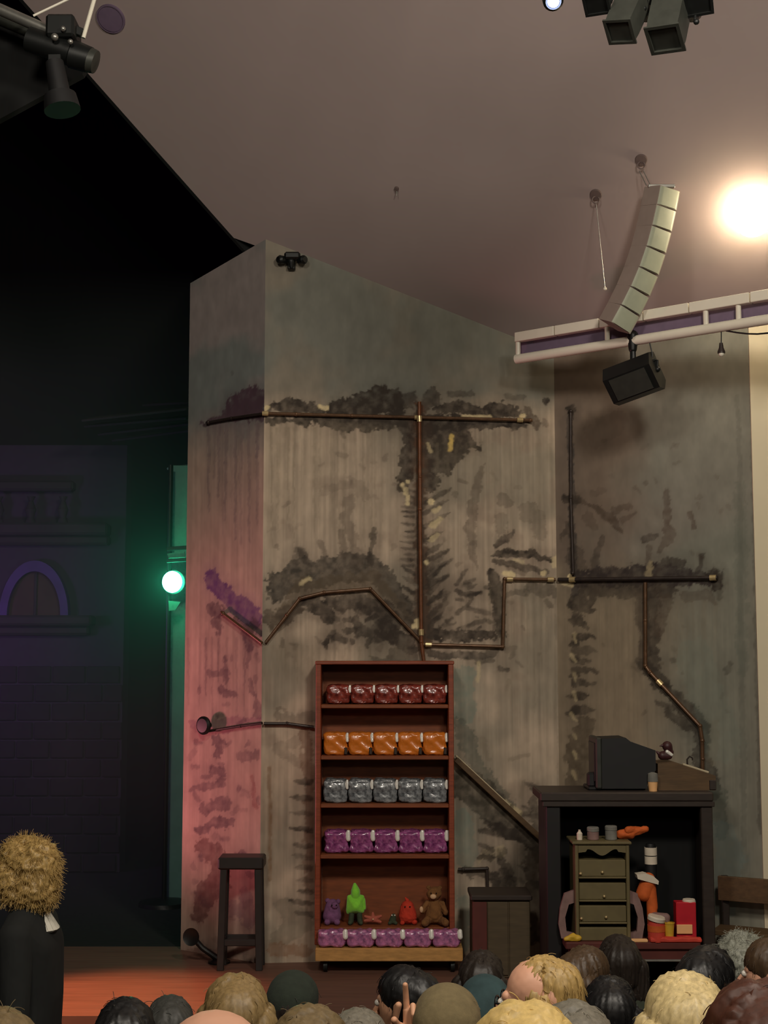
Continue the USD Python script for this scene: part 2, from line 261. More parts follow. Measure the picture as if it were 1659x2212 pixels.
A = [([(575, 882, 8), (620, 877, 15), (670, 882, 14), (700, 892, 6)], .85, DK), ([(715, 888, 12), (770, 878, 26), (820, 862, 34), (850, 868, 26), (860, 890, 16)], .9, DK),
     ([(865, 870, 14), (885, 862, 16)], .7, DK), ([(905, 885, 12), (935, 858, 20)], .75, DK), ([(975, 850, 9), (1020, 850, 6)], .6, DK), ([(950, 885, 12), (1010, 880, 14), (1040, 892, 8)], .85, DK),
     ([(1055, 888, 16), (1090, 884, 16), (1120, 893, 10)], .85, DK), ([(1140, 885, 10), (1148, 905, 12), (1160, 918, 12)], .75, BR), ([(1100, 857, 8), (1130, 857, 8)], .45, DK), ([(1180, 866, 8)], .9, DK), ([(1180, 912, 10)], .5, BR),
     ([(570, 905, 9), (640, 905, 9), (700, 910, 12), (760, 916, 16), (800, 915, 18), (860, 910, 16), (900, 915, 14)], .9, DK), ([(740, 925, 8), (745, 945, 4)], .6, DK), ([(870, 920, 16), (890, 960, 20), (880, 1010, 20), (868, 1050, 10)], .85, DK),
     ([(915, 915, 16), (1000, 912, 16), (1080, 912, 14), (1130, 920, 8)], .9, DK), ([(925, 945, 30), (960, 950, 34), (1000, 945, 22), (1030, 965, 8)], .9, DK), ([(930, 990, 30), (955, 1000, 28), (990, 985, 14), (1010, 970, 8)], .9, DK), ([(922, 1030, 22), (935, 1045, 18)], .85, DK),
     ([(1040, 1010, 8), (1030, 1050, 10), (1020, 1100, 12), (1018, 1150, 12), (1020, 1190, 10), (1030, 1225, 5)], .5, BR), ([(984, 1068, 8)], .4, DK), ([(1090, 1075, 14), (1100, 1085, 10)], .45, BR), ([(1130, 1100, 16), (1160, 1120, 20), (1170, 1150, 16)], .35, BR), ([(1080, 1120, 16), (1085, 1150, 8)], .35, BR),
     ([(1070, 1180, 6), (1095, 1163, 9), (1110, 1150, 5)], .7, DK), ([(1062, 1196, 5), (1100, 1195, 11), (1150, 1198, 10), (1190, 1206, 5)], .85, DK), ([(1068, 1212, 5), (1120, 1225, 9), (1180, 1236, 7)], .7, DK), ([(1100, 1228, 7), (1130, 1238, 7)], .5, BR),
     ([(905, 880, 5), (906, 1010, 6), (908, 1150, 11), (912, 1300, 14), (916, 1400, 14)], .8, RU), ([(908, 1060, 9), (912, 1250, 16), (920, 1340, 22)], .5, BR),
     ([(590, 1290, 14), (605, 1262, 26), (650, 1242, 34), (700, 1235, 32), (760, 1222, 30), (800, 1222, 26), (830, 1250, 24), (860, 1290, 20), (890, 1330, 10)], .82, (70, 64, 56)), ([(640, 1210, 10), (650, 1195, 8), (640, 1190, 5)], .5, DK), ([(660, 1215, 8), (652, 1190, 8)], .6, DK), ([(690, 1172, 8), (700, 1200, 5)], .5, BR),
     ([(800, 1215, 10), (806, 1170, 7), (808, 1142, 5)], .75, DK), ([(770, 1215, 14), (760, 1160, 12), (745, 1110, 14), (760, 1080, 12)], .4, BR), ([(735, 1150, 8), (742, 1200, 8)], .45, BR), ([(700, 1060, 10), (760, 1040, 14), (790, 1070, 10)], .28, BR), ([(730, 980, 8), (745, 985, 8)], .35, DK),
     ([(600, 1345, 18), (650, 1275, 24), (720, 1262, 22), (800, 1256, 24), (850, 1305, 24), (888, 1352, 14)], .7, (96, 82, 64)), ([(905, 900, 12), (908, 1150, 14), (912, 1390, 18)], .5, (78, 58, 42)), ([(580, 1330, 14), (600, 1340, 16), (625, 1320, 18), (650, 1300, 14)], .7, BR), ([(670, 1300, 18), (700, 1320, 18), (712, 1340, 12)], .85, DK), ([(720, 1300, 16), (790, 1302, 18), (830, 1320, 20), (850, 1345, 14)], .75, DK), ([(770, 1335, 8), (775, 1365, 14), (800, 1375, 12), (820, 1350, 10)], .7, DK), ([(840, 1365, 18), (870, 1385, 20), (890, 1400, 12)], .85, DK),
     ([(820, 1345, 8), (800, 1325, 6), (770, 1318, 6)], .5, DK), ([(610, 1395, 6), (612, 1380, 5)], .5, DK), ([(850, 1412, 12), (890, 1425, 14), (800, 1430, 8)], .6, DK), ([(740, 1350, 10), (735, 1380, 14)], .3, DK),
     ([(930, 1370, 16), (1000, 1372, 16), (1060, 1374, 12)], .85, DK), ([(1065, 1240, 12), (1072, 1280, 12), (1080, 1330, 12), (1082, 1370, 10)], .85, DK), ([(960, 1300, 12), (930, 1340, 12), (925, 1370, 10)], .6, BR), ([(985, 1262, 4), (1000, 1240, 5), (1010, 1232, 3)], .7, DK), ([(988, 1275, 6), (1000, 1285, 7), (1040, 1283, 4)], .7, DK), ([(985, 1325, 5), (1000, 1312, 6), (1060, 1325, 5), (1040, 1318, 4)], .6, DK), ([(1050, 1340, 6), (1010, 1350, 4)], .6, DK),
     ([(930, 1412, 8), (960, 1420, 10), (990, 1412, 8), (1030, 1415, 10), (1070, 1408, 8)], .7, DK), ([(1060, 1425, 10), (1030, 1432, 8)], .6, DK), ([(1090, 1405, 8), (1110, 1400, 6), (1105, 1420, 6)], .4, BR), ([(1090, 1290, 8), (1110, 1280, 6), (1140, 1280, 8)], .5, DK), ([(1150, 1270, 14), (1190, 1275, 14)], .6, DK), ([(1180, 1300, 8), (1190, 1310, 5)], .5, DK),
     ([(1000, 1460, 24), (1005, 1540, 26)], .55, TE), ([(990, 1560, 14), (1005, 1600, 20), (1020, 1630, 18), (1060, 1690, 12), (1110, 1740, 10)], .6, (84, 90, 80)), ([(1040, 1600, 8), (1060, 1640, 5)], .4, TA), ([(1080, 1445, 6), (1100, 1446, 4)], .7, DK), ([(1100, 1470, 5), (1095, 1490, 4)], .4, TA),
     ([(1000, 1690, 36), (1040, 1720, 34), (1090, 1770, 26), (1140, 1820, 18), (1165, 1850, 12)], .85, (72, 66, 54)), ([(1150, 1720, 8), (1160, 1760, 14), (1165, 1800, 16)], .6, DK), ([(1100, 1640, 4), (1140, 1630, 6)], .4, TA), ([(1130, 1690, 5), (1125, 1720, 5)], .4, TA), ([(1000, 1780, 26), (1010, 1860, 22)], .5, TE), ([(1050, 1770, 8), (1080, 1790, 12), (1130, 1810, 14)], .8, DK), ([(1040, 1795, 6), (1080, 1800, 8)], .7, DK),
     ([(1010, 1880, 10), (1060, 1890, 12), (1090, 1910, 14), (1080, 1930, 10)], .7, DK), ([(1075, 1840, 6), (1095, 1880, 10), (1110, 1920, 8)], .7, DK), ([(1150, 1850, 20), (1160, 1930, 20), (1160, 2020, 20)], .75, BR), ([(1000, 1950, 16), (1010, 2040, 16)], .5, TE), ([(1080, 1840, 12), (1050, 1850, 14)], .3, LT),
     ([(640, 1600, 12), (600, 1620, 12), (650, 1650, 10)], .3, BR), ([(660, 1580, 14), (672, 1680, 14), (676, 1800, 16), (676, 1920, 14)], .55, RU), ([(580, 1660, 4), (584, 1760, 4), (582, 1900, 4)], .55, (120, 82, 44)), ([(610, 1960, 20), (650, 1990, 24), (600, 2030, 18)], .4, (96, 96, 80)), ([(590, 2050, 14), (660, 2055, 14)], .5, (130, 82, 44)), ([(600, 1540, 10), (640, 1555, 12), (675, 1550, 12)], .45, BR),
     ([(1215, 1300, 10), (1218, 1500, 12), (1216, 1700, 12)], .25, TA)]
A += feathers(893, 1060, 1230, 13, -26, -2, 3.5) + feathers(920, 1085, 1270, 25, 46, -26, 6) + feathers(895, 1240, 1370, 20, -22, -14, 5) + feathers(926, 1230, 1400, 24, 34, -34, 6) + feathers(672, 1690, 1990, 30, -40, -5, 6)
A += drips(570, 860, 925, 60, 260, 26) + drips(1060, 1200, 1265, 80, 300, 10) + drips(940, 1200, 960, 40, 240, 18, 4, .22) + drips(575, 680, 1395, 40, 120, 10) + drips(600, 880, 1400, 20, 60, 14)
A += [([(905 - 30 + rnd.uniform(-8, 8), 1040 + 8 * k, 5)], .8, LT) for k in range(7)] + [([(930, 1082, 7)], .9, LT), ([(938, 1105, 6), (950, 1098, 5)], .6, LT), ([(935, 1135, 8), (950, 1120, 5)], .55, LT), ([(932, 1165, 7), (945, 1155, 4)], .5, LT), ([(924, 1215, 6)], .7, LT), ([(575, 880, 7)], .9, LT), ([(705, 882, 6), (690, 878, 4)], .8, LT), ([(1090, 1240, 6), (1110, 1243, 5)], .95, LT), ([(1175, 1238, 6)], .8, LT), ([(1200, 1215, 12), (1215, 1225, 8)], .5, LT), ([(1130, 1215, 5), (1110, 1210, 3)], .4, LT), ([(900, 1350, 8), (903, 1340, 5)], .95, LT), ([(1128, 897, 7)], .85, LT), ([(975, 940, 5), (972, 972, 5)], .9, (222, 190, 110)), ([(1000, 898, 3), (1060, 901, 3)], .7, LT), ([(650, 1262, 5), (668, 1250, 5)], .6, LT), ([(925, 960, 5), (932, 975, 5)], .5, LT), ([(1033, 1432, 4), (1033, 1470, 4)], .4, LT), ([(1092, 1730, 4), (1125, 1756, 5)], .7, LT)]
Bd = [([(1233, 890, 7), (1233, 960, 7), (1236, 1050, 7), (1236, 1110, 7), (1238, 1200, 9), (1240, 1280, 10)], .75, (62, 56, 54)), ([(1232, 885, 12)], .9, DK), ([(1222, 1076, 9), (1245, 1078, 9)], .9, DK), ([(1228, 1140, 14), (1215, 1160, 6)], .6, DK),
      ([(1250, 1078, 4), (1290, 1098, 7), (1320, 1120, 12), (1340, 1150, 5)], .75, BR), ([(1330, 1105, 10), (1360, 1092, 5)], .6, BR), ([(1345, 1125, 7), (1372, 1108, 4)], .5, BR), ([(1270, 1120, 12), (1285, 1140, 8)], .5, BR), ([(1300, 1060, 10), (1280, 1065, 6)], .35, BR), ([(1300, 1160, 6), (1285, 1210, 8), (1280, 1240, 8)], .6, DK), ([(1395, 1045, 6)], .45, BR),
      ([(1390, 1165, 8), (1400, 1160, 8), (1420, 1155, 6)], .7, DK), ([(1440, 1060, 7), (1440, 1110, 10), (1445, 1160, 12), (1430, 1190, 8)], .6, BR), ([(1490, 1110, 7), (1500, 1140, 4)], .6, BR), ([(1402, 1180, 6), (1400, 1235, 6)], .6, BR), ([(1440, 1215, 12), (1470, 1215, 12)], .75, DK), ([(1518, 1200, 5), (1514, 1220, 5), (1505, 1235, 6)], .8, DK),
      ([(1250, 1248, 18), (1330, 1245, 20), (1400, 1240, 26), (1470, 1245, 18), (1540, 1248, 12)], .9, (52, 42, 40)), ([(1545, 1245, 16), (1548, 1270, 10)], .85, DK), ([(1260, 1275, 14), (1330, 1275, 18), (1390, 1280, 20), (1450, 1275, 12)], .75, DK), ([(1480, 1290, 14), (1530, 1285, 12), (1545, 1300, 5)], .5, BR), ([(1240, 1190, 20), (1250, 1220, 20)], .5, DK),
      ([(1388, 1290, 14), (1392, 1380, 14), (1390, 1430, 12)], .75, (70, 56, 46)), ([(1412, 1290, 16), (1408, 1380, 14), (1412, 1440, 12)], .7, DK), ([(1440, 1290, 14), (1430, 1330, 14), (1420, 1370, 10)], .65, BR), ([(1395, 1440, 14), (1440, 1490, 16), (1490, 1540, 18), (1515, 1570, 18)], .8, DK), ([(1440, 1540, 8), (1475, 1560, 10), (1500, 1580, 8)], .7, DK), ([(1420, 1520, 5), (1450, 1530, 6)], .6, DK), ([(1452, 1425, 8)], .5, DK), ([(1450, 1490, 5), (1425, 1470, 5)], .6, DK),
      ([(1516, 1570, 16), (1518, 1640, 20), (1530, 1700, 24)], .75, DK), ([(1545, 1560, 8), (1540, 1640, 10)], .4, TA), ([(1570, 1450, 8), (1575, 1436, 6)], .5, DK), ([(1540, 1720, 26), (1560, 1800, 14)], .55, (76, 84, 74)),
      ([(1240, 1300, 20), (1262, 1312, 16), (1280, 1300, 12)], .75, DK), ([(1245, 1340, 16), (1265, 1350, 10)], .7, DK), ([(1236, 1700, 14), (1232, 1620, 14), (1262, 1560, 20), (1262, 1610, 22), (1260, 1690, 18)], .7, (78, 66, 50)), ([(1340, 905, 20), (1290, 940, 30)], .16, DK), ([(1400, 1240, 8), (1405, 1215, 4)], .3, LT), ([(1232, 1245, 6)], .95, LT), ([(1235, 1265, 5), (1215, 1260, 4)], .6, LT), ([(1560, 1240, 4), (1555, 1290, 6)], .4, DK)]
Bd += feathers(1240, 1375, 1540, 27, 42, 2, 8) + feathers(1248, 1390, 1560, 34, -24, 6, 7) + [([(1238 + rnd.uniform(-5, 5), y + rnd.uniform(-6, 6), 5), (1244, y + 12, 3)], .32, LT) for y in range(1375, 1700, 42)]
Bd += drips(1290, 1380, 1290, 80, 300, 12) + drips(1450, 1540, 1300, 80, 260, 8, 4, .25) + drips(1210, 1290, 1700, 20, 60, 6)
Bd += [([(1592, 860, 5), (1598, 1000, 5), (1600, 1300, 6), (1606, 1700, 6), (1610, 1900, 6)], .5, (98, 98, 88)), ([(1598, 1050, 12), (1600, 1250, 14), (1604, 1450, 10)], .45, (104, 108, 96)), ([(1622, 760, 4), (1630, 1200, 4), (1642, 1800, 4)], .45, DK), ([(1560, 1800, 30), (1580, 1860, 30), (1560, 1960, 26)], .45, (108, 124, 120)), ([(1500, 1420, 40), (1560, 1600, 40)], .2, TE)]
Cd = [([(440, 912, 5), (480, 903, 10), (530, 898, 14), (566, 892, 16)], .9, VI), ([(505, 872, 22), (530, 862, 24), (556, 862, 24)], .9, VI), ([(490, 890, 12), (520, 885, 18), (556, 880, 18)], .9, VI), ([(500, 805, 6)], .4, DK),
      ([(455, 1240, 14), (460, 1262, 22), (490, 1285, 24), (520, 1310, 26), (550, 1335, 28)], .85, (100, 66, 108)), ([(455, 1315, 16), (480, 1325, 10)], .7, VI), ([(470, 1345, 18), (475, 1365, 10)], .6, VI), ([(530, 1370, 10), (540, 1400, 10)], .6, VI), ([(550, 1350, 14), (565, 1370, 12)], .8, VI), ([(510, 1340, 10), (540, 1365, 10)], .75, DK),
      ([(485, 1420, 5), (488, 1470, 8)], .5, VI), ([(430, 1490, 8)], .5, VI), ([(478, 1490, 10), (510, 1502, 5), (485, 1505, 8)], .6, VI), ([(540, 1400, 8), (535, 1440, 4)], .5, VI), ([(450, 1455, 8), (490, 1455, 10)], .5, VI), ([(540, 1475, 7), (552, 1510, 7), (560, 1540, 12)], .5, VI),
      ([(420, 1565, 16), (470, 1570, 14), (520, 1560, 14), (566, 1558, 16)], .5, (120, 70, 90)), ([(470, 1605, 18), (472, 1630, 12)], .65, VI), ([(520, 1635, 12), (550, 1630, 12)], .5, VI), ([(460, 1665, 12), (480, 1670, 10)], .6, VI), ([(410, 1705, 6), (440, 1700, 10), (480, 1690, 12)], .55, VI), ([(440, 1745, 14), (490, 1735, 12)], .6, VI), ([(425, 1795, 8), (460, 1780, 12), (500, 1775, 10)], .65, VI), ([(545, 1680, 6), (552, 1740, 8)], .5, (120, 50, 50)),
      ([(440, 1830, 22), (470, 1850, 24), (480, 1900, 26), (440, 1930, 28), (430, 1970, 22)], .65, (92, 52, 50)), ([(500, 1960, 16), (540, 1980, 20), (530, 1930, 14)], .4, (104, 74, 92)), ([(410, 2060, 14), (500, 2070, 14)], .5, (110, 60, 50)), ([(410, 1640, 8), (420, 1620, 8)], .3, VI)]
Cd += drips(450, 560, 920, 60, 260, 12, 6, .45, (110, 92, 94)) + drips(410, 560, 1380, 60, 200, 10, 4, .35, VI)
rq = random.Random(21)
for k in range(46): x, y = rq.uniform(408, 560), rq.uniform(1400, 2060); Cd.append(([(x, y, rq.uniform(4, 10)), (x + rq.uniform(-18, 18), y + rq.uniform(-6, 14), rq.uniform(2, 6))], rq.uniform(.25, .55), VI))
for k in range(60): x, y = rq.uniform(575, 1195), rq.uniform(930, 1430); A.append(([(x, y, rq.uniform(3, 7)), (x + rq.uniform(-14, 14), y + rq.uniform(-10, 16), rq.uniform(2, 4))], rq.uniform(.15, .45), BR))
for k in range(40): x, y = rq.uniform(1245, 1580), rq.uniform(930, 1560); Bd.append(([(x, y, rq.uniform(3, 7)), (x + rq.uniform(-12, 12), y + rq.uniform(-12, 14), rq.uniform(2, 4))], rq.uniform(.15, .4), BR))
for k in range(26): x, y = rq.uniform(690, 880), rq.uniform(1300, 1400); A.append(([(x, y, rq.uniform(5, 11)), (x + rq.uniform(-20, 20), y + rq.uniform(-4, 16), rq.uniform(3, 6))], rq.uniform(.5, .8), DK))
for k in range(22): x, y = rq.uniform(935, 1075), rq.uniform(1255, 1365); A.append(([(x, y, rq.uniform(3, 6)), (x + rq.uniform(5, 24), y + rq.uniform(-14, 2), rq.uniform(2, 4))], rq.uniform(.4, .7), DK))
for k in range(30): x, y = rq.uniform(1040, 1170), rq.uniform(1700, 1930); A.append(([(x, y, rq.uniform(5, 10)), (x - rq.uniform(5, 28), y + rq.uniform(-12, 4), rq.uniform(2, 5))], rq.uniform(.4, .75), DK))
def make_wall(name, W, dabs, base_fn, mat, zlo=STZ, label=None, extra=.0):
    step = .0088; nu = int(W.L / step) + 2; zt = max(ceil_z(*W.p), ceil_z(*W.q)) + extra; nv = int((zt - zlo) / step) + 2
    u, k = np.meshgrid(np.linspace(0, W.L, nu), np.linspace(0, 1, nv), indexing='ij'); top = ceil_z(W.p[0] + W.t[0] * u, W.p[1] + W.t[1] * u); v = zlo + k * (top + extra - zlo)
    col = base_fn(u, v); n1, n2 = nz(u, v, 18, 1), nz(u, v, 18, 5); n3, n4 = nz(u, v, 60, 8, 2), nz(u, v, 60, 9, 2)
    uu, vv = u + (n1 - .5) * .10 + (n3 - .5) * .05, v + (n2 - .5) * .10 + (n4 - .5) * .05; brush = nz(u, v, 30, 12)
    for pts, st, c in dabs:
        P = np.array([[*W.uv(x, y), r * 9.0 / FPX] for x, y, r in pts]); R = P[:, 2].max() + .2
        kk = float(np.clip(P[:, 2].max() / .05, .22, 1)); lo, hi = P[:, :2].min(0) - R, P[:, :2].max(0) + R
        i0, i1 = np.searchsorted(u[:, 0], [lo[0], hi[0]]); 
        if i1 <= i0: continue
        jj = np.where((v[i0:i1].max(0) > lo[1]) & (v[i0:i1].min(0) < hi[1]))[0]
        if not len(jj): continue
        s_ = (slice(i0, i1), slice(jj[0], jj[-1] + 1)); X = np.stack([u[s_] + (uu - u)[s_] * kk, v[s_] + (vv - v)[s_] * kk], -1); a = np.full(X.shape[:2], -1e9)
        for q in range(max(1, len(P) - 1)):
            p0, p1 = P[q], P[min(q + 1, len(P) - 1)]; d = p1[:2] - p0[:2]; t = np.clip(((X - p0[:2]) @ d) / (d @ d + 1e-9), 0, 1)
            a = np.maximum(a, p0[2] + t * (p1[2] - p0[2]) - np.linalg.norm(X - p0[:2] - t[..., None] * d, axis=-1))
        sft = np.clip((a + .11) / .13, 0, 1) ** 2 * .34 * st * (sum(c) < 450); a = np.clip(a / .011 + .5, 0, 1); a = a * a * (3 - 2 * a) * np.clip(st * (.75 + 1.0 * (brush[s_] - .25)), 0, 1); a = np.maximum(a, sft)
        col[s_] = col[s_] * (1 - a[..., None]) + lin(c) * a[..., None]
    V = np.stack([W.p[0] + W.t[0] * u, W.p[1] + W.t[1] * u, v], -1).reshape(-1, 3)
    i, j = np.meshgrid(np.arange(nu - 1), np.arange(nv - 1), indexing='ij'); q = (i * nv + j).ravel(); Fc = np.vstack([np.c_[q, q + nv, q + nv + 1], np.c_[q, q + nv + 1, q + 1]])
    # the flat has a back as well
    nV = len(V); Bk = np.array([[*W.p, zlo], [*W.q, zlo], [*W.q, ceil_z(*W.q) + extra], [*W.p, ceil_z(*W.p) + extra]]) - W.n * .08
    cn = [0, (nu - 1) * nv, (nu - 1) * nv + nv - 1, nv - 1]; b = [nV, nV + 1, nV + 2, nV + 3]
    Fb = [[b[0], b[2], b[1]], [b[0], b[3], b[2]]]
    for e in range(4): g = (e + 1) % 4; Fb += [[cn[e], b[e], b[g]], [cn[e], b[g], cn[g]]]
    path = struct(name, (np.vstack([V, Bk]), np.vstack([Fc, Fb])), mat, False, label)
    UsdGeom.PrimvarsAPI(stage.GetPrimAtPath(path)).CreatePrimvar('paint', Sdf.ValueTypeNames.Color3fArray, 'vertex').Set(Vt.Vec3fArray.FromNumpy(np.vstack([col.reshape(-1, 3), np.tile(col.mean((0, 1)), (4, 1))]).astype(np.float32)))
    return path
def mixc(a, b, t): return a * (1 - t[..., None]) + b * t[..., None]
def sst(x, a, b): t = np.clip((x - a) / (b - a), 0, 1); return t * t * (3 - 2 * t)
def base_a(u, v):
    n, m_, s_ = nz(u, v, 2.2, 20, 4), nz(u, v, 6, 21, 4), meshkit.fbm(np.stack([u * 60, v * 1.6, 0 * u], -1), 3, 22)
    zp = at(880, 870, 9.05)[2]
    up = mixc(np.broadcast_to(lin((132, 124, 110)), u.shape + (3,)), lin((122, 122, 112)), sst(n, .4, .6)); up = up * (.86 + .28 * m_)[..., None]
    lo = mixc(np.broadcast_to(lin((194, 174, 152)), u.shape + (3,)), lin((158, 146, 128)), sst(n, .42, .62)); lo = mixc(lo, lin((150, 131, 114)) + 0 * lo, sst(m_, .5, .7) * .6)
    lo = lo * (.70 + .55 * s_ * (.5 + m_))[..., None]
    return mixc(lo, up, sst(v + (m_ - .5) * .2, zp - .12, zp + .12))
def base_b(u, v):
    n, m_, s_ = nz(u, v, 2.5, 30, 4), nz(u, v, 7, 31, 4), meshkit.fbm(np.stack([u * 50, v * 1.4, 0 * u], -1), 3, 32)
    z1 = at(1400, 1260, 8.9)[2]
    lo = mixc(np.broadcast_to(lin((150, 134, 112)), u.shape + (3,)), lin((134, 132, 118)), sst(u + (n - .5) * .5, .55, .95)); lo = lo * (.8 + .35 * s_ * (.5 + m_))[..., None]
    up = mixc(np.broadcast_to(lin((124, 108, 94)), u.shape + (3,)), lin((128, 128, 116)), sst(u + (n - .5) * .9, .3, .9)); up = up * (.8 + .4 * m_)[..., None]
    return mixc(lo, up, sst(v + (m_ - .5) * .3, z1 - .1, z1 + .25))
def base_c(u, v):
    n, m_, s_ = nz(u, v, 2.5, 40, 4), nz(u, v, 8, 41, 4), meshkit.fbm(np.stack([u * 50, v * 1.4, 0 * u], -1), 3, 42)
    z1 = at(480, 940, 9.2)[2]
    lo = np.broadcast_to(lin((176, 150, 134)), u.shape + (3,)) * (.78 + .4 * s_ * (.5 + m_))[..., None]; up = mixc(np.broadcast_to(lin((134, 124, 120)), u.shape + (3,)), lin((112, 116, 112)), sst(n, .45, .6)) * (.85 + .3 * m_)[..., None]
    return mixc(lo, up, sst(v + (m_ - .5) * .25, z1 - .25, z1 + .2))
PM = paint_material('scenic_wall_paint')
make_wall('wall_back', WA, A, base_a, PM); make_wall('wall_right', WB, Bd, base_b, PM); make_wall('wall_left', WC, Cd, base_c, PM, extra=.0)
# cream wall that carries on to the right, ceiling, header, floors
K4 = K3 + np.array([3.2, -.1]); WD = Wall(K3 + np.array([.0, -.012]), K4)
P4 = [[*WD.p, 0], [*WD.q, 0], [*WD.q, ceil_z(*WD.q)], [*WD.p, ceil_z(*WD.p)]]
struct('wall_cream', quadbox(P4, -WD.n, .08), 'cream_paint')
h1, h2 = onplane(505, 514, CN, CD), onplane(200, 170, CN, CD); hd = (h2 - h1) / np.linalg.norm(h2 - h1); h3 = h1 + hd * 7.5
cl = [h1[:2], h3[:2], (6, h3[1] - .5), (6, 9.3), K3 + [.3, .1], K2 + [0, .06], K1 + [0, .06]]
def zat(x, y, dz=0): return [x, y, ceil_z(x, y) + dz]
cm = trimesh.creation.extrude_polygon(Polygon(cl), 1.0, engine='earcut'); cv = cm.vertices.copy()
cv[:, 2] = ceil_z(cv[:, 0], cv[:, 1]) + cv[:, 2] * .05; cm.vertices = cv
struct('ceiling', cm, 'ceiling_paint')
hn = np.cross(hd, [0, 0, 1.0]); hn /= np.linalg.norm(hn); hn *= -np.sign(hn[0])   # towards the stage
struct('trim_header', cat([quadbox([h1 - hd * .2 + [0, 0, .0], h3, h3 + [0, 0, 1.6], h1 - hd * .2 + [0, 0, 1.6]] + hn * .004, hn, .03)]), 'black_cloth', label='black header edge above the stage opening')
def slab(poly, z0, z1):
    m = trimesh.creation.extrude_polygon(Polygon(poly), z1 - z0, engine='earcut'); m.apply_translation([0, 0, z0]); return m
SE = 7.72
struct('floor_stage', slab([(-7, SE), (4, SE), (4, 8.5), tuple(K3 - [0, .06]), tuple(K2), tuple(K1), tuple(K0), (K0[0], 9.5), (-7, 9.5)], STZ - .05, STZ), 'stage_boards')
struct('floor_backstage', slab([(-8, 9.5), (K0[0] + .6, 9.5), (K0[0] + .6, 15), (-8, 15)], STZ - .05, STZ), 'black_cloth')
struct('trim_stage_front', rbox(np.array([-7, SE + .03, 0.02]), np.array([4, SE + .08, STZ - .05]), .002), 'black_paint')
fl = np.array([[-7, -1.5, 1.47 + .27], [7, -1.5, 1.47 + .27], [7, SE, 1.47 - .18 * SE], [-7, SE, 1.47 - .18 * SE]])
struct('floor_hall', quadbox(fl, (0, 0, -1), .1), 'dark_carpet')
struct('wall_stage_back', rbox(np.array([-8, 15, .9]), np.array([K0[0] + 1, 15.1, 10]), .01), 'black_cloth')
struct('wall_stage_left', rbox(np.array([-8, 4, .9]), np.array([-7.9, 15, 10]), .01), 'black_cloth')
struct('ceiling_stage', rbox(np.array([-8, 1, 9.9]), np.array([3, 15, 10]), .01), 'black_cloth')
struct('wall_stage_right', rbox(np.array([K0[0] + .5, 9.55, .9]), np.array([K0[0] + .58, 15, 10]), .01), 'black_cloth')
usdkit.material(stage, '/World/Looks/stage_haze', {'v': ('principled_volume', {'color': (.9, .9, .9), 'density': .05, 'anisotropy': .2})}, [], volume='v.volume')
hz = usdkit.mesh(stage, '/World/haze', trimesh.creation.box(bounds=[[-6.5, 9.6, STZ + .01], [K0[0] - .02, 13.5, 5.6]]), '/World/Looks/stage_haze')
setd(hz.GetPrim(), 'thin stage haze hanging in the dark stage opening', 'haze', kind='stuff')
#MORE
# ------------------------------------------------------------------ pipes on the walls
def pipe(label, pts, r=.012, mat='copper_brown', joints=(), off=.028, ends=()):
    Q = [w.hit(x, y, off) for w, x, y in pts]
    t = thing('pipe', label, 'pipe', min(Q, key=lambda q: q[2]), group=None)
    for a, b in zip(Q, Q[1:]): part('tube', seg(a, b, r, 12), mat, t)
    for q in Q[1:-1]: part('elbow', sph(q, r * 1.25), mat, t)
    for i, k in joints:
        q = Q[i] * (1 - k) + Q[i + 1] * k; d = (Q[i + 1] - Q[i]) / np.linalg.norm(Q[i + 1] - Q[i])
        part('coupling', seg(q - d * .02, q + d * .02, r * 1.45, 12), 'bright_joint', t)
    for (x, y) in ends:
        w = pts[0][0] if abs(x - pts[0][1]) < abs(x - pts[-1][1]) else pts[-1][0]
        part('wall_clip', hull([(w.hit(x, y, .004), .012), (w.hit(x, y, off), .014)]), mat, t)
    return t
pipe('long brown pipe running level near the top of the painted back wall', [(WA, 569, 893), (WA, 760, 898), (WA, 1150, 908)], .011, 'copper_brown', ((0, .02), (1, .36), (1, .93)), ends=((640, 895), (1145, 908)))
pipe('rusty upright pipe in the middle of the back wall, from the long level pipe down', [(WA, 906, 868), (WA, 907, 1100), (WA, 910, 1386), (WA, 916, 1434)], .012, 'rust_pipe', ((0, .16), (1, .93)), off=.05, ends=((907, 1030),))
pipe('bent brown pipe with a hump and a step up on the back wall', [(WA, 574, 1388), (WA, 648, 1293), (WA, 700, 1280), (WA, 800, 1272), (WA, 915, 1392), (WA, 1086, 1397), (WA, 1090, 1251), (WA, 1200, 1252)], .011, 'copper_brown', ((4, .06), (6, .1), (6, .9)), ends=((620, 1328),))
pipe('dark level pipe crossing the right painted wall', [(WB, 1206, 1252), (WB, 1240, 1252), (WB, 1550, 1248)], .013, 'dark_pipe', ((0, .9), (1, .97)), ends=((1540, 1248),))
pipe('brown downpipe with a slanting bend on the right painted wall above the black counter', [(WB, 1394, 1258), (WB, 1394, 1438), (WB, 1404, 1452), (WB, 1512, 1568), (WB, 1517, 1600), (WB, 1518, 1700)], .012, 'copper_brown', ((2, .2),), ends=((1394, 1340), (1518, 1640)))
pipe('thin dark upright pipe with a knob at its top beside the wall corner', [(WB, 1233, 885), (WB, 1233, 1075), (WB, 1238, 1240)], .009, 'dark_pipe', (), ends=((1233, 888), (1237, 1238)))
pipe('short dark pipe on the pink wall strip below the top stain', [(WC, 446, 913), (WC, 500, 903), (WC, 564, 894)], .009, 'dark_pipe', ends=((450, 912),))
pipe('slanting thin pipe on the pink wall strip by the violet stain', [(WC, 478, 1322), (WC, 566, 1389)], .010, 'copper_brown', ends=((482, 1325),))
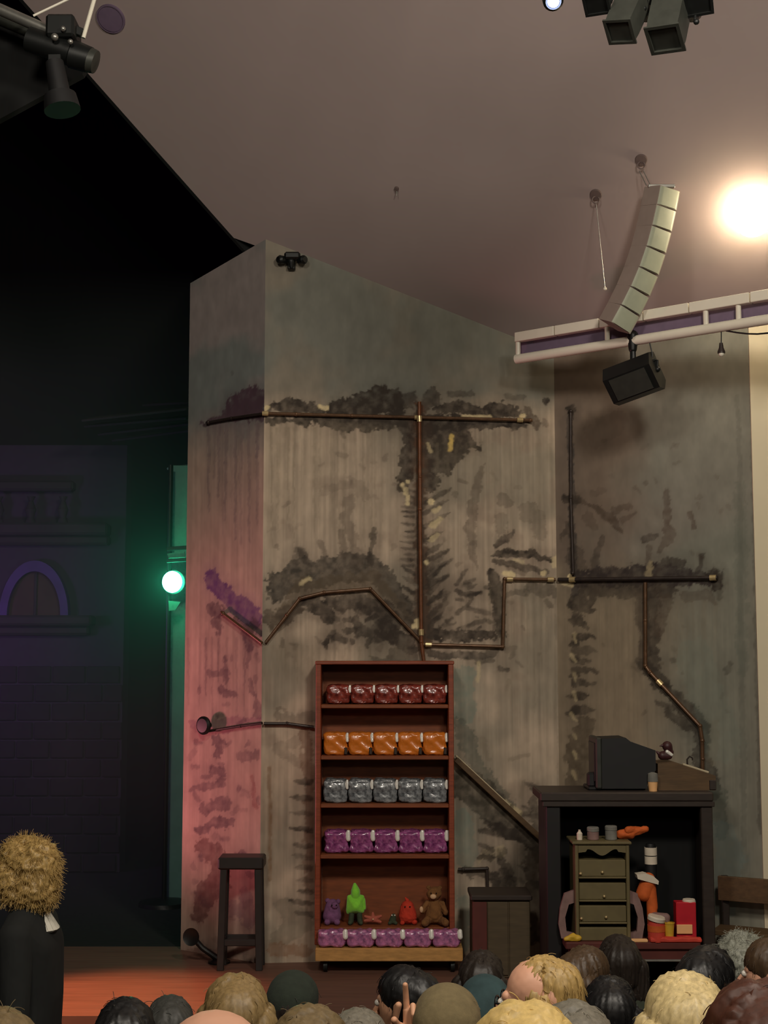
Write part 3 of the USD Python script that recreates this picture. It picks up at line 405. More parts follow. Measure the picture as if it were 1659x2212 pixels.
pipe('low dark pipe ending in a black disc left of the bookcase', [(WC, 446, 1580), (WC, 520, 1568), (WC, 566, 1562)], .009, 'dark_pipe')
pipe('dark pipe stub that meets the left side of the bookcase', [(WA, 570, 1563), (WA, 620, 1563), (WA, 678, 1571)], .010, 'dark_pipe', off=.03)
pipe('small square bent pipe right of the lower bookcase', [(WA, 990, 1878), (WA, 1052, 1876), (WA, 1053, 1938)], .010, 'counter_brown', ends=((1000, 1878),))
q = WC.hit(443, 1567, .05); t = thing('pipe_flange', 'black round disc standing off the pink wall strip at the end of a low pipe', 'disc', q)
part('disc', lathe([(0, 0), (.05, 0), (.06, .008), (.06, .02), (.045, .03), (0, .032)], q, 24, WC.n), 'black_metal', t)
part('stem', seg(q - WC.n * .049, q + WC.n * .005, .015), 'black_metal', t)
# slanting hand rail
a, b = WA.hit(984, 1640, .06), WA.hit(1172, 1815, .06)
t = thing('slanting_rail', 'slanting wooden rail between the bookcase and the black counter', 'rail', b)
d_ = (b - a) / np.linalg.norm(b - a)
part('rail_board', beam(a, b, .05, .035, side=WA.n), 'brown_wood', t); part('top_strip', beam(a + np.array([0, 0, .024]), a + (b - a) * .62 + np.array([0, 0, .024]), .04, .012, side=WA.n), 'pale_tan', t, label='pale strip along the upper edge')
for k in (.2, .75):
    q = a + (b - a) * k; part('bracket', beam(q - WA.n * .058, q + WA.n * .0, .02, .02), 'dark_pipe', t)
# ------------------------------------------------------------------ bookcase
YB, DB = 8.80, .25
X0, X1 = at(681, 1720, YB)[0], at(981, 1720, YB)[0]
def zb(y, Y=YB): return at(830, y, Y)[2]
t = thing('bookcase', 'tall open rust-brown bookcase with five rows of wares', 'bookcase', [(X0 + X1) / 2, YB + DB / 2, STZ])
zt, z0 = zb(1434), zb(2010); pw = .033
part('side_panel', rbox(np.array([X0, YB, z0]), np.array([X0 + pw, YB + DB, zt])), 'rust_wood', t)
part('side_panel', rbox(np.array([X1 - pw, YB, z0]), np.array([X1, YB + DB, zt])), 'rust_wood', t)
part('top_panel', rbox(np.array([X0 - .004, YB - .006, zt - .004]), np.array([X1 + .004, YB + DB, zt + .018])), 'rust_wood', t)
part('back_panel', rbox(np.array([X0 + pw, YB + DB - .012, z0]), np.array([X1 - pw, YB + DB, zt])), 'amber_wood', t)
SH = [zb(y) for y in (1522, 1633, 1737, 1847, 2003)]
for z in SH: part('shelf', rbox(np.array([X0 + pw, YB + .004, z - .024]), np.array([X1 - pw, YB + DB - .012, z])), 'amber_wood', t)
YT = 8.70
tx0, tx1 = at(681, 2064, YT)[0], at(1000, 2064, YT)[0]; tz1, tz0 = at(830, 2049, YT)[2], at(830, 2077, YT)[2]
part('display_board', rbox(np.array([tx0, YT, tz0]), np.array([tx1, YB + DB, tz1])), 'light_wood', t, label='pale wooden board under the lowest row')
part('riser', rbox(np.array([X0, YB, tz1]), np.array([X1, YB + DB, z0])), 'rust_wood', t)
for x in (tx0 + .06, tx1 - .06):
    for y in (YT + .07, YB + DB - .05): part('caster', seg((x - .012, y, STZ + (tz0 - STZ) / 2), (x + .012, y, STZ + (tz0 - STZ) / 2), (tz0 - STZ) / 2, 14), 'black_metal', t)
# wrapped packs
WORD = ('leftmost', 'second from left', 'middle', 'second from right', 'rightmost')
def packs(row, z, Y, xa, xb, h, body, look, where, clip=1.0, dark=False, d=.13):
    w = (xb - xa) / 5; src = None; n = 0
    for k in range(5):
        xc = xa + w * (k + .5); lab = f'{WORD[k]} {look} {where}'
        if src is None:
            b0 = np.array([xc, Y + d / 2, z]); src = thing('wrapped_pack', lab, 'pack', b0, f'{look}s {where}')
            g = [((xc + sx * (w / 2 - .026), Y + .024 + sy * (d - .05), z + .024 + sz * (h - .052)), .021 + .004 * sz) for sx in (-1, 1) for sy in (0, 1) for sz in (0, 1)]
            bm = blob([g], .016, 3); v = bm.vertices; v += (meshkit.fbm(v * 34, 3, row)[:, None] - .5) * .026 * bm.vertex_normals; v[:, 2] = np.maximum(v[:, 2], z + .0005)
            bm.vertices = v; part('pack_body', bm, body, src)
            if clip: part('glint_end', hull([((xc + w / 2 - .004, Y + .004, z + h * .62), .015 * clip), ((xc + w / 2 - .004, Y + .010, z + h * .92), .013 * clip), ((xc + w / 2 - .012, Y + .012, z + h * .8), .014 * clip)]), 'gloss_white', src, label='white piece standing in for a glint on the wrapper')  # lamp glint on the clear wrapper, modelled as a white piece
            if dark: part('paper_tag', rbox(np.array([xc + w / 2 - .024, Y - .006, z + .005]), np.array([xc + w / 2 - .002, Y + .006, z + h * .34])), 'dark_label', src, label='small dark tag')
        else: copy(src, (w * k, 0, 0), lab)
    return src
xi0, xi1 = X0 + pw + .012, X1 - pw - .006
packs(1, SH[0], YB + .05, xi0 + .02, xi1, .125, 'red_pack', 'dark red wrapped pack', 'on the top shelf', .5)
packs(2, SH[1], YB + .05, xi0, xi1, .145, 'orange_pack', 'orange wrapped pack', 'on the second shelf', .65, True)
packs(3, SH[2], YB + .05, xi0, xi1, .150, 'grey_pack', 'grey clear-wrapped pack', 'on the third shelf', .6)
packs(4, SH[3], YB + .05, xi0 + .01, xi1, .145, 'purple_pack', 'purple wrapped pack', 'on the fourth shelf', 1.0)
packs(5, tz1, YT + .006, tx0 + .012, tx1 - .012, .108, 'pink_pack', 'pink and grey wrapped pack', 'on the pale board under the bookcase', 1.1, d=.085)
# toys on the fifth shelf
YY, zs = 8.89, SH[4]; sc = YY / FPX
def tx(x): return at(x, 1960, YY)[0]
def toy(name, label, category, x): return thing(name, label, category, [tx(x), YY, zs])
x = tx(718); t = toy('plush_toy', 'lumpy purple plush toy at the left end of the fifth shelf', 'plush toy', 718)
part('body', blob([[((x - .015, YY, zs + .052), .045), ((x + .012, YY, zs + .052), .045), ((x, YY + .01, zs + .11), .045)], [((x + .015, YY - .03, zs + .12), .022)], [((x - .03, YY, zs + .145), .016)], [((x + .035, YY, zs + .14), .016)], [((x - .03, YY - .03, zs + .02), .02)], [((x + .03, YY - .03, zs + .02), .02)]], .012, 4), 'purple_plush', t)
for s_ in (-1, 1): part('eye', sph((x + .012 + s_ * .014, YY - .048, zs + .125), .005), 'eye_dark', t)
x = tx(768); t = toy('felt_figure', 'lime green felt figure with pointed hood and dark legs', 'figure', 768)
g = [[((x - .005, YY, zs + .245), .010), ((x, YY, zs + .20), .030), ((x, YY, zs + .175), .028)], [((x - .038, YY, zs + .165), .016), ((x + .04, YY, zs + .165), .016), ((x - .042, YY, zs + .085), .018), ((x + .038, YY, zs + .085), .018), ((x, YY - .02, zs + .11), .03)], [((x + .048, YY, zs + .15), .014), ((x + .052, YY, zs + .10), .014)], [((x - .04, YY, zs + .14), .014), ((x - .046, YY, zs + .075), .012)]]
part('cloak', blob(g, .012, 3), 'lime_felt', t)
for s_ in (-1, 1): part('leg', blob([[((x + s_ * .022, YY, zs + .09), .017), ((x + s_ * .028, YY - .005, zs + .02), .017)], [((x + s_ * .028, YY - .005, zs + .018), .017), ((x + s_ * .034, YY - .03, zs + .014), .013)]], .01, 2), 'dark_green_felt', t)
x = tx(806); t = toy('plush_hand', 'small pink five-armed plush lying between the green and red toys', 'plush toy', 806)
part('body', blob([[((x, YY - .02, zs + .035), .018), ((x + .055 * math.cos(a), YY - .02, zs + .038 + .034 * math.sin(a)), .008)] for a in (.5, 1.6, 2.7, 3.5, 5.7)], .008, 2), 'pink_plush', t); part('button', sph((x, YY - .040, zs + .038), .006), 'cream_plush', t)
x = tx(848); t = toy('plush_frog', 'tiny dark green plush left of the red one', 'plush toy', 848)
part('body', blob([[((x, YY, zs + .024), .022), ((x + .006, YY, zs + .05), .016)], [((x - .018, YY - .02, zs + .012), .011), ((x, YY, zs + .02), .012)], [((x + .02, YY - .02, zs + .012), .011), ((x, YY, zs + .02), .012)]], .008, 2), 'dark_green_felt', t); part('eye', sph((x - .004, YY - .014, zs + .058), .005), 'eye_white', t); part('eye', sph((x + .014, YY - .014, zs + .058), .005), 'eye_white', t)
x = tx(880); t = toy('plush_ball', 'bright red round plush with a small tuft', 'plush toy', 880)
rb = blob([[((x - .01, YY, zs + .05), .045), ((x + .014, YY, zs + .05), .045), ((x, YY, zs + .105), .042)], [((x - .03, YY - .02, zs + .016), .016)], [((x + .045, YY - .02, zs + .018), .017)]], .01, 4); rb.vertices += (meshkit.noise(rb.vertices * 90)[:, None] - .5) * .007 * rb.vertex_normals; rb.vertices[:, 2] = np.maximum(rb.vertices[:, 2], zs + .0005)
part('body', rb, 'red_plush', t); part('tuft', hull([((x, YY, zs + .145), .012), ((x - .012, YY, zs + .163), .004)]), 'red_plush', t)
for s_ in (-1, 1): part('eye', sph((x + s_ * .015, YY - .042, zs + .115), .005), 'eye_dark', t)
x = tx(938); t = toy('teddy_bear', 'brown sitting teddy bear at the right end of the fifth shelf', 'teddy bear', 938)
bm = blob([[((x, YY, zs + .06), .055), ((x, YY, zs + .12), .042)], [((x - .005, YY - .012, zs + .185), .042), ((x + .005, YY, zs + .19), .042)], [((x - .035, YY, zs + .225), .014)], [((x + .035, YY, zs + .225), .014)], [((x - .045, YY - .01, zs + .13), .018), ((x - .075, YY - .04, zs + .09), .018)], [((x + .045, YY - .01, zs + .13), .018), ((x + .07, YY - .03, zs + .08), .018)], [((x - .04, YY - .02, zs + .03), .026), ((x - .06, YY - .09, zs + .026), .024)], [((x + .04, YY - .02, zs + .03), .026), ((x + .065, YY - .09, zs + .026), .024)]], .012, 3)
bm.vertices += (meshkit.noise(bm.vertices * 80)[:, None] - .5) * .008 * bm.vertex_normals; bm.vertices[:, 2] = np.maximum(bm.vertices[:, 2], zs + .0005)
part('body', bm, 'brown_plush', t); part('muzzle', sph((x - .008, YY - .052, zs + .178), (.02, .014, .016)), 'cream_plush', t); part('paw_pad', sph((x - .082, YY - .054, zs + .1), (.012, .012, .02)), 'cream_plush', t, label='pale paw')
for s_ in (-1, 1): part('eye', sph((x - .005 + s_ * .016, YY - .05, zs + .198), .005), 'eye_dark', t)
# ------------------------------------------------------------------ stool, black bell, crate
YS = 8.78
sx0, sx1, sz1, sz0 = at(470, 1866, YS)[0], at(569, 1866, YS)[0], at(520, 1853, YS)[2], at(520, 1879, YS)[2]; dS = .2
t = thing('stool', 'dark wooden bar stool standing in front of the pink wall strip', 'stool', [(sx0 + sx1) / 2, YS + dS / 2, STZ])
part('seat', rbox(np.array([sx0, YS, sz0]), np.array([sx1, YS + dS, sz1]), .01), 'dark_stool', t)
for sx in (0, 1):
    for sy in (0, 1):
        top, bot = np.array([sx0 + .035 + sx * (sx1 - sx0 - .07), YS + .03 + sy * (dS - .06), sz0]), np.array([sx0 + .022 + sx * (sx1 - sx0 - .044), YS + .02 + sy * (dS - .04), STZ])
        part('leg', beam(bot, top, .042, .036, side=(1, 0, 0)), 'dark_stool', t)
zr = at(520, 2038, YS)[2]
for sy in (.025, dS - .025): part('stretcher', rbox(np.array([sx0 + .03, YS + sy - .012, zr - .02]), np.array([sx1 - .03, YS + sy + .012, zr + .02])), 'dark_stool', t)
for xx in (sx0 + .03, sx1 - .03): part('stretcher', rbox(np.array([xx - .012, YS + .03, zr - .018]), np.array([xx + .012, YS + dS - .03, zr + .018])), 'dark_stool', t)
YG = 8.98
q0, q1, q2 = at(414, 2022, YG), at(436, 2050, YG), at(462, 2068, YG)
t = thing('floor_horn', 'black bell-mouthed horn on a bent neck by the foot of the stool', 'horn', [q2[0], YG, STZ])
ax = np.array([-.25, -.95, .1])
part('bell', lathe([(.004, -.075), (.02, -.06), (.03, -.03), (.05, -.008), (.055, 0), (.048, -.003), (.0, -.018)], q0 + np.array([0, -.03, 0]), 24, -ax / np.linalg.norm(ax) * -1), 'black_metal', t)
part('neck', tube([q0 + np.array([.0, .03, 0]), (q0 + q1) / 2 + np.array([0, .03, -.005]), q1 + np.array([0, .03, 0]), q2 + np.array([0, .03, 0]), [q2[0] + .03, YG + .03, STZ + .02]], [.02, .018, .018, .02, .022]), 'black_metal', t)
part('foot', lathe([(0, 0), (.07, 0), (.07, .012), (.03, .025), (0, .025)], (q2[0] + .03, YG + .03, STZ), 24), 'black_metal', t)
YC = 8.58
t = thing('crate', 'olive and maroon wooden crate standing between bookcase and black counter', 'crate', [at(1083, 2000, YC)[0], YC + .15, STZ])
za, zc = at(1083, 1945, YC)[2], STZ
xa, xb, xm = at(1021, 2000, YC)[0], at(1146, 2000, YC)[0], at(1052, 2000, YC)[0]
part('body', rbox(np.array([xa, YC + .01, zc]), np.array([xb, YC + .3, za]), .008), 'olive_crate', t)
part('side_board', rbox(np.array([xa, YC - .004, zc + .02]), np.array([xm, YC + .012, za - .01]), .003), 'maroon_crate', t, label='dark red board on the left of its front')
for k in range(2): part('front_board', rbox(np.array([xm + .004 + k * (xb - xm) / 2, YC, zc + .02]), np.array([xm - .004 + (k + 1) * (xb - xm) / 2, YC + .012, za - .01]), .003), 'olive_crate', t)
part('lid', rbox(np.array([xa - .012, YC - .012, za]), np.array([xb + .012, YC + .31, za + .03]), .006), 'counter_brown', t)
# ------------------------------------------------------------------ black counter and what stands on and in it
YK, DK_ = 8.14, .40
t = thing('counter', 'tall black open-fronted counter against the right painted wall', 'counter', [at(1360, 1900, YK)[0], YK + DK_ / 2, STZ])
zk = at(1360, 1711, YK)[2]; zk0 = at(1360, 1731, YK)[2]
kx0, kx1 = at(1166, 1720, YK)[0], at(1540, 1720, YK)[0]
part('top_slab', rbox(np.array([kx0, YK - .02, zk0]), np.array([kx1, YK + DK_, zk]), .008), 'counter_brown', t)
lx0, lx1, rx0, rx1 = (at(q_, 1900, YK)[0] for q_ in (1181, 1213, 1517, 1543))
part('left_post', rbox(np.array([lx0, YK, STZ]), np.array([lx1, YK + .05, zk0]), .006), 'counter_black', t); part('right_post', rbox(np.array([rx0, YK, STZ]), np.array([rx1, YK + .05, zk0]), .006), 'counter_brown', t, label='browner right post')
part('side_panel', rbox(np.array([lx0, YK + .05, STZ]), np.array([lx0 + .03, YK + DK_, zk0])), 'counter_black', t); part('side_panel', rbox(np.array([rx1 - .03, YK + .05, STZ]), np.array([rx1, YK + DK_ - .05, zk0])), 'counter_brown', t)
part('back_panel', rbox(np.array([lx0 + .03, YK + DK_ - .07, STZ]), np.array([rx1 - .03, YK + DK_ - .05, zk0])), 'black_cloth', t)
part('foot_block', rbox(np.array([lx0 - .05, YK - .03, STZ]), np.array([lx1 + .02, YK + .12, STZ + .2]), .01), 'counter_black', t); part('skirting', rbox(np.array([lx0 - .02, YK - .015, zk0 - .03]), np.array([rx1 + .01, YK, zk0])), 'counter_brown', t)
# things on the counter
YM = 8.22
t = thing('monitor', 'bulky black tube monitor seen from its side on the counter', 'monitor', [at(1350, 1700, YM)[0], YM + .12, zk])
def zz(p): return [at(x_, y_, YM)[[0, 2]] for x_, y_ in p]
hs = zz([(1300, 1596), (1352, 1594), (1362, 1602), (1416, 1621), (1417, 1664), (1400, 1682), (1398, 1700), (1300, 1700)]); hs[-1][1] = hs[-2][1] = zk + .012
part('housing', prism(hs, YM, YM + .26), 'black_paint', t)
a_, b_ = at(1286, 1598, YM), at(1301, 1700, YM); part('bezel', rbox(np.array([a_[0], YM - .01, zk + .01]), np.array([b_[0], YM + .27, a_[2] + .012]), .008), 'dark_grey_metal', t, label='lighter front bezel')
part('screen', rbox(np.array([a_[0] - .006, YM + .02, zk + .05]), np.array([a_[0] + .004, YM + .24, a_[2] - .02]), .003), 'black_metal', t)
part('base', rbox(np.array([at(1272, 1690, YM)[0], YM + .02, zk]), np.array([at(1396, 1690, YM)[0], YM + .24, zk + .02]), .006), 'black_paint', t); part('knob_box', rbox(np.array([at(1272, 1690, YM)[0], YM + .03, zk + .018]), np.array([at(1288, 1690, YM)[0], YM + .1, zk + .1]), .01), 'black_paint', t)
t = thing('cup', 'small peach cup with a grey lid right of the black monitor', 'cup', [at(1408, 1700, YM)[0], YM - .02, zk])
cx_ = at(1409, 1700, YM)[0]; part('cup_body', lathe([(0, 0), (.024, 0), (.029, .055), (0, .055)], (cx_, YM - .02, zk), 20), 'peach_card', t); part('lid', lathe([(0, .055), (.031, .055), (.029, .1), (.01, .108), (0, .108)], (cx_, YM - .02, zk), 20), 'grey_card', t)
YW = 8.24
t = thing('writing_slope', 'brown wooden writing box with a sloping lid on the counter', 'writing box', [at(1480, 1700, YW)[0], YW + .12, zk])
def zw(p): return [at(x_, y_, YW)[[0, 2]] for x_, y_ in p]
hs = zw([(1421, 1650), (1455, 1646), (1546, 1676), (1546, 1700), (1421, 1700)]); hs[-1][1] = hs[-2][1] = zk + .0
part('box', prism(hs, YW, YW + .24), 'brown_wood', t)
a_, b_ = at(1476, 1651, YW), at(1532, 1669, YW); part('lid_strip', beam([a_[0], YW + .02, a_[2]], [b_[0], YW + .02, b_[2]], .03, .012, side=(0, 1, 0)), 'pale_tan', t, label='pale yellowed strip on the lid')
a_ = at(1494, 1642, YW); part('hook', tube([(a_[0] - .014, YW + .05, a_[2] - .03), (a_[0] - .016, YW + .05, a_[2]), (a_[0], YW + .05, a_[2] + .018), (a_[0] + .016, YW + .05, a_[2] + .008), (a_[0] + .016, YW + .05, a_[2] - .005)], .005), 'dark_pipe', t)
part('hinge_block', rbox(np.array([at(1532, 1690, YW)[0], YW - .006, zk + .002]), np.array([at(1547, 1690, YW)[0], YW + .005, zk + .06])), 'counter_brown', t)
a_ = at(1442, 1645, YW); zp = a_[2] + .0; xq = a_[0]
t = thing('bird_figurine', 'dark maroon bird figurine with white breast perched on the writing box', 'figurine', [xq, YW + .06, zp])
part('body', blob([[((xq - .018, YW + .06, zp + .03), .026), ((xq + .02, YW + .06, zp + .028), .022)], [((xq + .012, YW + .06, zp + .085), .03), ((xq + .018, YW + .06, zp + .07), .026)], [((xq + .03, YW + .06, zp + .05), .02), ((xq, YW + .06, zp + .04), .02)], [((xq - .03, YW + .06, zp + .035), .012), ((xq - .05, YW + .06, zp + .052), .006)]], .008, 3), 'dark_maroon', t)
part('breast', hull([((xq + .008, YW + .042, zp + .054), .012), ((xq + .032, YW + .042, zp + .036), .010)]), 'gloss_white', t, label='white breast patch'); part('beak', hull([((xq - .018, YW + .05, zp + .09), .008), ((xq - .036, YW + .045, zp + .086), .002)]), 'dark_maroon', t)
# low table with the drawers and clutter, inside the counter
YL = 7.98; zl = at(1360, 2036, YL)[2]
t = thing('low_table', 'low dark red wooden table pushed into the black counter', 'table', [at(1360, 2036, YL)[0], YL + .22, STZ])
ax_, bx_ = at(1222, 2036, YL)[0], at(1514, 2036, YL)[0]
part('tabletop', rbox(np.array([ax_, YL, zl - .04]), np.array([bx_, YL + .44, zl]), .006), 'maroon_crate', t); part('apron', rbox(np.array([ax_ + .03, YL + .02, zl - .1]), np.array([bx_ - .03, YL + .04, zl - .04])), 'maroon_crate', t); part('edge_strip', rbox(np.array([ax_ + .1, YL - .004, zl - .105]), np.array([bx_ - .05, YL + .02, zl - .095])), 'grey_card', t, label='pale strip under the apron')
for sx in (ax_ + .04, bx_ - .04):
    for sy in (YL + .04, YL + .4): part('leg', rbox(np.array([sx - .02, sy - .02, STZ]), np.array([sx + .02, sy + .02, zl - .04])), 'maroon_crate', t)
YO = 8.02
ox0, ox1 = at(1243, 1920, YO)[0], at(1361, 1920, YO)[0]
t = thing('small_drawers', 'small olive cabinet with scalloped top and three knobbed drawers', 'cabinet', [(ox0 + ox1) / 2, YO + .12, zl])
def zo(y): return at(1300, y, YO)[2]
oz = zo(1824)
part('side_panel', rbox(np.array([ox0, YO, zl]), np.array([ox0 + .02, YO + .24, oz])), 'olive_paint', t); part('side_panel', rbox(np.array([ox1 - .02, YO, zl]), np.array([ox1, YO + .24, oz])), 'olive_paint', t)
part('top_panel', rbox(np.array([ox0 - .016, YO - .012, oz]), np.array([ox1 + .012, YO + .25, oz + .016])), 'olive_paint', t); part('back_panel', rbox(np.array([ox0 + .02, YO + .22, zl]), np.array([ox1 - .02, YO + .24, oz])), 'olive_paint', t)
xs = np.linspace(ox0 + .02, ox1 - .02, 33); sc_ = [oz - .045 - .018 * math.cos((x_ - ox0) / (ox1 - ox0) * 4 * PI) * (1 if .22 < (x_ - ox0) / (ox1 - ox0) < .78 else .2) + (.012 if .3 < (x_ - ox0) / (ox1 - ox0) < .7 else .0) * 0 for x_ in xs]
part('valance', prism([(ox0 + .02, oz), *[(a, b) for a, b in zip(xs, sc_)], (ox1 - .02, oz)], YO + .002, YO + .014), 'olive_paint', t)
for (ya, yb_, kn) in ((1858, 1894, ((1301, 1884), (1254, 1887))), (1908, 1944, ((1305, 1936),)), (1957, 1992, ((1256, 1984), (1309, 1981)))):
    dr = part('drawer', rbox(np.array([ox0 + .022, YO + .004, zo(yb_)]), np.array([ox1 - .022, YO + .2, zo(ya)]), .004), 'olive_paint', t)
    part('rail', rbox(np.array([ox0 + .02, YO - .006, zo(yb_ + 4)]), np.array([ox1 - .02, YO + .2, zo(yb_)]), .003), 'olive_paint', t)
    for kx, ky in kn: q = at(kx, ky, YO); part('knob', sph((q[0], YO - .004, q[2]), .009, 1), 'bright_joint', dr)
part('base_panel', rbox(np.array([ox0 + .02, YO + .004, zl]), np.array([ox1 - .02, YO + .2, zo(2004)])), 'olive_paint', t)
for sx, s_ in ((ox0, -1), (ox1, 1)):
    part('side_bracket', prism([(sx, zl + .002), (sx + s_ * .075, zl + .002), (sx + s_ * .09, zl + .08), (sx + s_ * .08, zl + .17), (sx + s_ * .055, zl + .25), (sx, zl + .27), (sx, zl + .2), (sx + s_ * .03, zl + .19), (sx + s_ * .052, zl + .12), (sx + s_ * .045, zl + .04), (sx, zl + .03)], YO + .06, YO + .09), 'pink_card', t, label='dull pink curved bracket')
# on top of the small cabinet
z_ = oz + .016
def cyl(name, label, category, px, r, h, mat, Y=YO + .08, z=None, lid=None, prof=None):
    z = z_ if z is None else z; x_ = at(px, 1810, Y)[0]; t = thing(name, label, category, [x_, Y, z])
    part('body', lathe(prof or [(0, 0), (r * .92, 0), (r, r * .1), (r, h * .9), (r * .9, h), (0, h)], (x_, Y, z), 20), mat, t)
    if lid: part('lid', lathe([(0, h), (r * 1.04, h), (r * 1.04, h + .018), (r * .9, h + .024), (0, h + .024)], (x_, Y, z), 20), lid, t)
    return t
cyl('bottle', 'tiny pale bottle at the left end of the small olive cabinet top', 'bottle', 1252, .015, .05, 'white_card', prof=[(0, 0), (.016, 0), (.017, .035), (.007, .048), (.007, .056), (0, .056)])
cyl('tin', 'dull pink tin on the small olive cabinet, left of the grey tin', 'tin', 1281, .034, .048, 'pink_card', lid='grey_card')
cyl('tin', 'grey tin on the small olive cabinet, left of the orange cloth', 'tin', 1320, .034, .055, 'grey_card', lid='grey_card')
x_ = at(1366, 1800, YO + .1)[0]
cm_ = blob([[((x_ - .07, YO + .1, z_ + .028), .026), ((x_ - .01, YO + .1, z_ + .03), .028)], [((x_ - .03, YO + .08, z_ + .055), .02), ((x_ + .04, YO + .12, z_ + .05), .022)], [((x_ + .0, YO + .1, z_ + .04), .024), ((x_ + .075, YO + .1, z_ + .055), .018)]], .012, 3); cm_.vertices += (meshkit.fbm(cm_.vertices * 30, 3)[:, None] - .5) * .02 * cm_.vertex_normals
t = thing('orange_cloth', 'crumpled orange cloth on the right of the small olive cabinet top', 'cloth', [x_, YO + .1, z_]); part('cloth', cm_, 'orange_cloth', t)
# right of the cabinet
YR = 8.2
q = at(1406, 1865, YR); t = thing('dark_bottle', 'tall dark bottle with two white labels behind the orange bag', 'bottle', [q[0], YR, zl])
hb = at(1406, 1822, YR)[2] - zl
part('bottle_body', lathe([(0, 0), (.033, 0), (.034, .02), (.034, hb - .03), (.026, hb), (0, hb)], (q[0], YR, zl), 20), 'black_paint', t)
for (ya, yb_) in ((1830, 1847), (1849, 1866)):
    za_, zb_ = at(1406, ya, YR)[2], at(1406, yb_, YR)[2]; part('label_band', lathe([(.034, zb_ - zl), (.0365, zb_ - zl), (.0365, za_ - zl), (.034, za_ - zl)], (q[0], YR, zl), 20), 'white_card', t)
YX = 8.1
def X(px, Y=YX): return at(px, 1980, Y)[0]
def Z(py, Y=YX): return at(1450, py, Y)[2]
t = thing('orange_bag', 'orange paper bag with a torn white rim right of the olive cabinet', 'bag', [X(1400), YX, zl])
part('bag', blob([[((X(1392), YX, Z(1930)), .045), ((X(1402), YX, Z(1905)), .045)], [((X(1408), YX, Z(1950)), .03), ((X(1410), YX, zl + .03), .03)], [((X(1402), YX, Z(1900)), .04), ((X(1410), YX, Z(1960)), .03)]], .014, 0), 'orange_cloth', t)
part('rim', prism([(X(1374), Z(1887)), (X(1392), Z(1884)), (X(1410), Z(1890)), (X(1421), Z(1900)), (X(1420), Z(1908)), (X(1376), Z(1896))], YX - .05, YX + .03), 'white_card', t, label='torn white rim')
t = thing('lilac_cloth', 'small lilac cloth bundle under the orange bag', 'cloth', [X(1428), YX - .05, zl])
part('bundle', blob([[((X(1412), YX - .03, zl + .12), .03), ((X(1436), YX - .03, zl + .12), .025), ((X(1428), YX - .03, zl + .03), .03)]], .014, 2), 'pink_card', t)
YJ = 8.02
t = thing('jar', 'red and orange jar with a tilted white lid left of the yellow cup', 'jar', [X(1416, YJ), YJ, zl])
jx = X(1417, YJ); part('jar_body', lathe([(0, 0), (.045, 0), (.048, .02), (.048, .09), (.04, .112), (0, .112)], (jx, YJ, zl), 24), 'red_cloth', t); part('lid', lathe([(0, 0), (.05, 0), (.05, .018), (.045, .025), (0, .025)], (jx, YJ, zl + .114), 24, (.2, -.1, 1)), 'white_card', t); part('label_band', lathe([(.048, .055), (.0495, .055), (.0495, .09), (.048, .09)], (jx, YJ, zl), 24), 'orange_cloth', t)
t = thing('yellow_cup', 'yellow paper cup between the red jar and the red box', 'cup', [X(1445, YJ), YJ, zl])
part('cup_body', lathe([(0, 0), (.022, 0), (.029, .1), (.026, .1), (.02, .006), (0, .006)], (X(1445, YJ), YJ, zl), 20), 'yellow_card', t); part('rim', lathe([(.027, .097), (.031, .097), (.031, .103), (.027, .103)], (X(1445, YJ), YJ, zl), 20), 'yellow_card', t)
t = thing('red_box', 'scarlet box with a pale peach label at the right end of the low table', 'box', [X(1480, YJ + .03), YJ + .06, zl])
part('box', rbox(np.array([X(1457), YJ + .03, zl]), np.array([X(1500), YJ + .11, Z(1946)]), .004), 'scarlet_card', t); part('label_card', rbox(np.array([X(1463, YJ), YJ + .018, Z(2019, YJ)]), np.array([X(1497, YJ), YJ + .03, Z(1999, YJ)]), .002), 'peach_card', t, label='pale peach label')
t = thing('grey_tin', 'round grey tin with pale lid resting against the red box', 'tin', [X(1492, YJ), YJ + .0, zl])
gx = X(1493, YJ + .02); 
part('tin_body', lathe([(0, 0), (.034, 0), (.036, .006), (.036, .065), (0, .065)], (gx, YJ + .07, Z(1980)), 22), 'grey_card', t); part('lid', lathe([(0, .065), (.038, .065), (.038, .09), (.034, .1), (0, .1)], (gx, YJ + .07, Z(1980)), 22), 'white_card', t)
part('stand', rbox(np.array([gx - .034, YJ + .045, zl]), np.array([gx + .034, YJ + .1, Z(1980)]), .004), 'scarlet_card', t)
t = thing('red_cloth', 'folded red cloth spread along the front right of the low table', 'cloth', [X(1460, YL), YL, zl])
fv = rbox(np.array([X(1404, YL), YL - .006, zl]), np.array([X(1515, YL), YL + .04, zl + .02]), .005).subdivide().subdivide().subdivide(); fv.vertices[:, 2] += np.maximum(0, fv.vertices[:, 2] - zl) * (meshkit.noise(fv.vertices * 40) - .2) * 1.2; part('cloth', fv, 'red_cloth', t)
t = thing('yellow_packet', 'crumpled yellow packet on the left end of the low table', 'packet', [X(1236, YL), YL + .03, zl])
yb = blob([[((X(1224, YL), YL + .03, zl + .016), .014), ((X(1252, YL), YL + .03, zl + .016), .015), ((X(1240, YL), YL + .03, zl + .03), .014)]], .01, 1); yb.vertices += (meshkit.noise(yb.vertices * 60)[:, None] - .5) * .012 * yb.vertex_normals; yb.vertices[:, 2] = np.maximum(yb.vertices[:, 2], zl + .0005); part('packet', yb, 'yellow_card', t)
solo('paper_strip', rbox(np.array([X(1352, YL), YL + .0, zl]), np.array([X(1399, YL), YL + .035, zl + .016]), .003), 'peach_card', 'pale yellow paper strip on the table edge under the olive cabinet', 'paper')
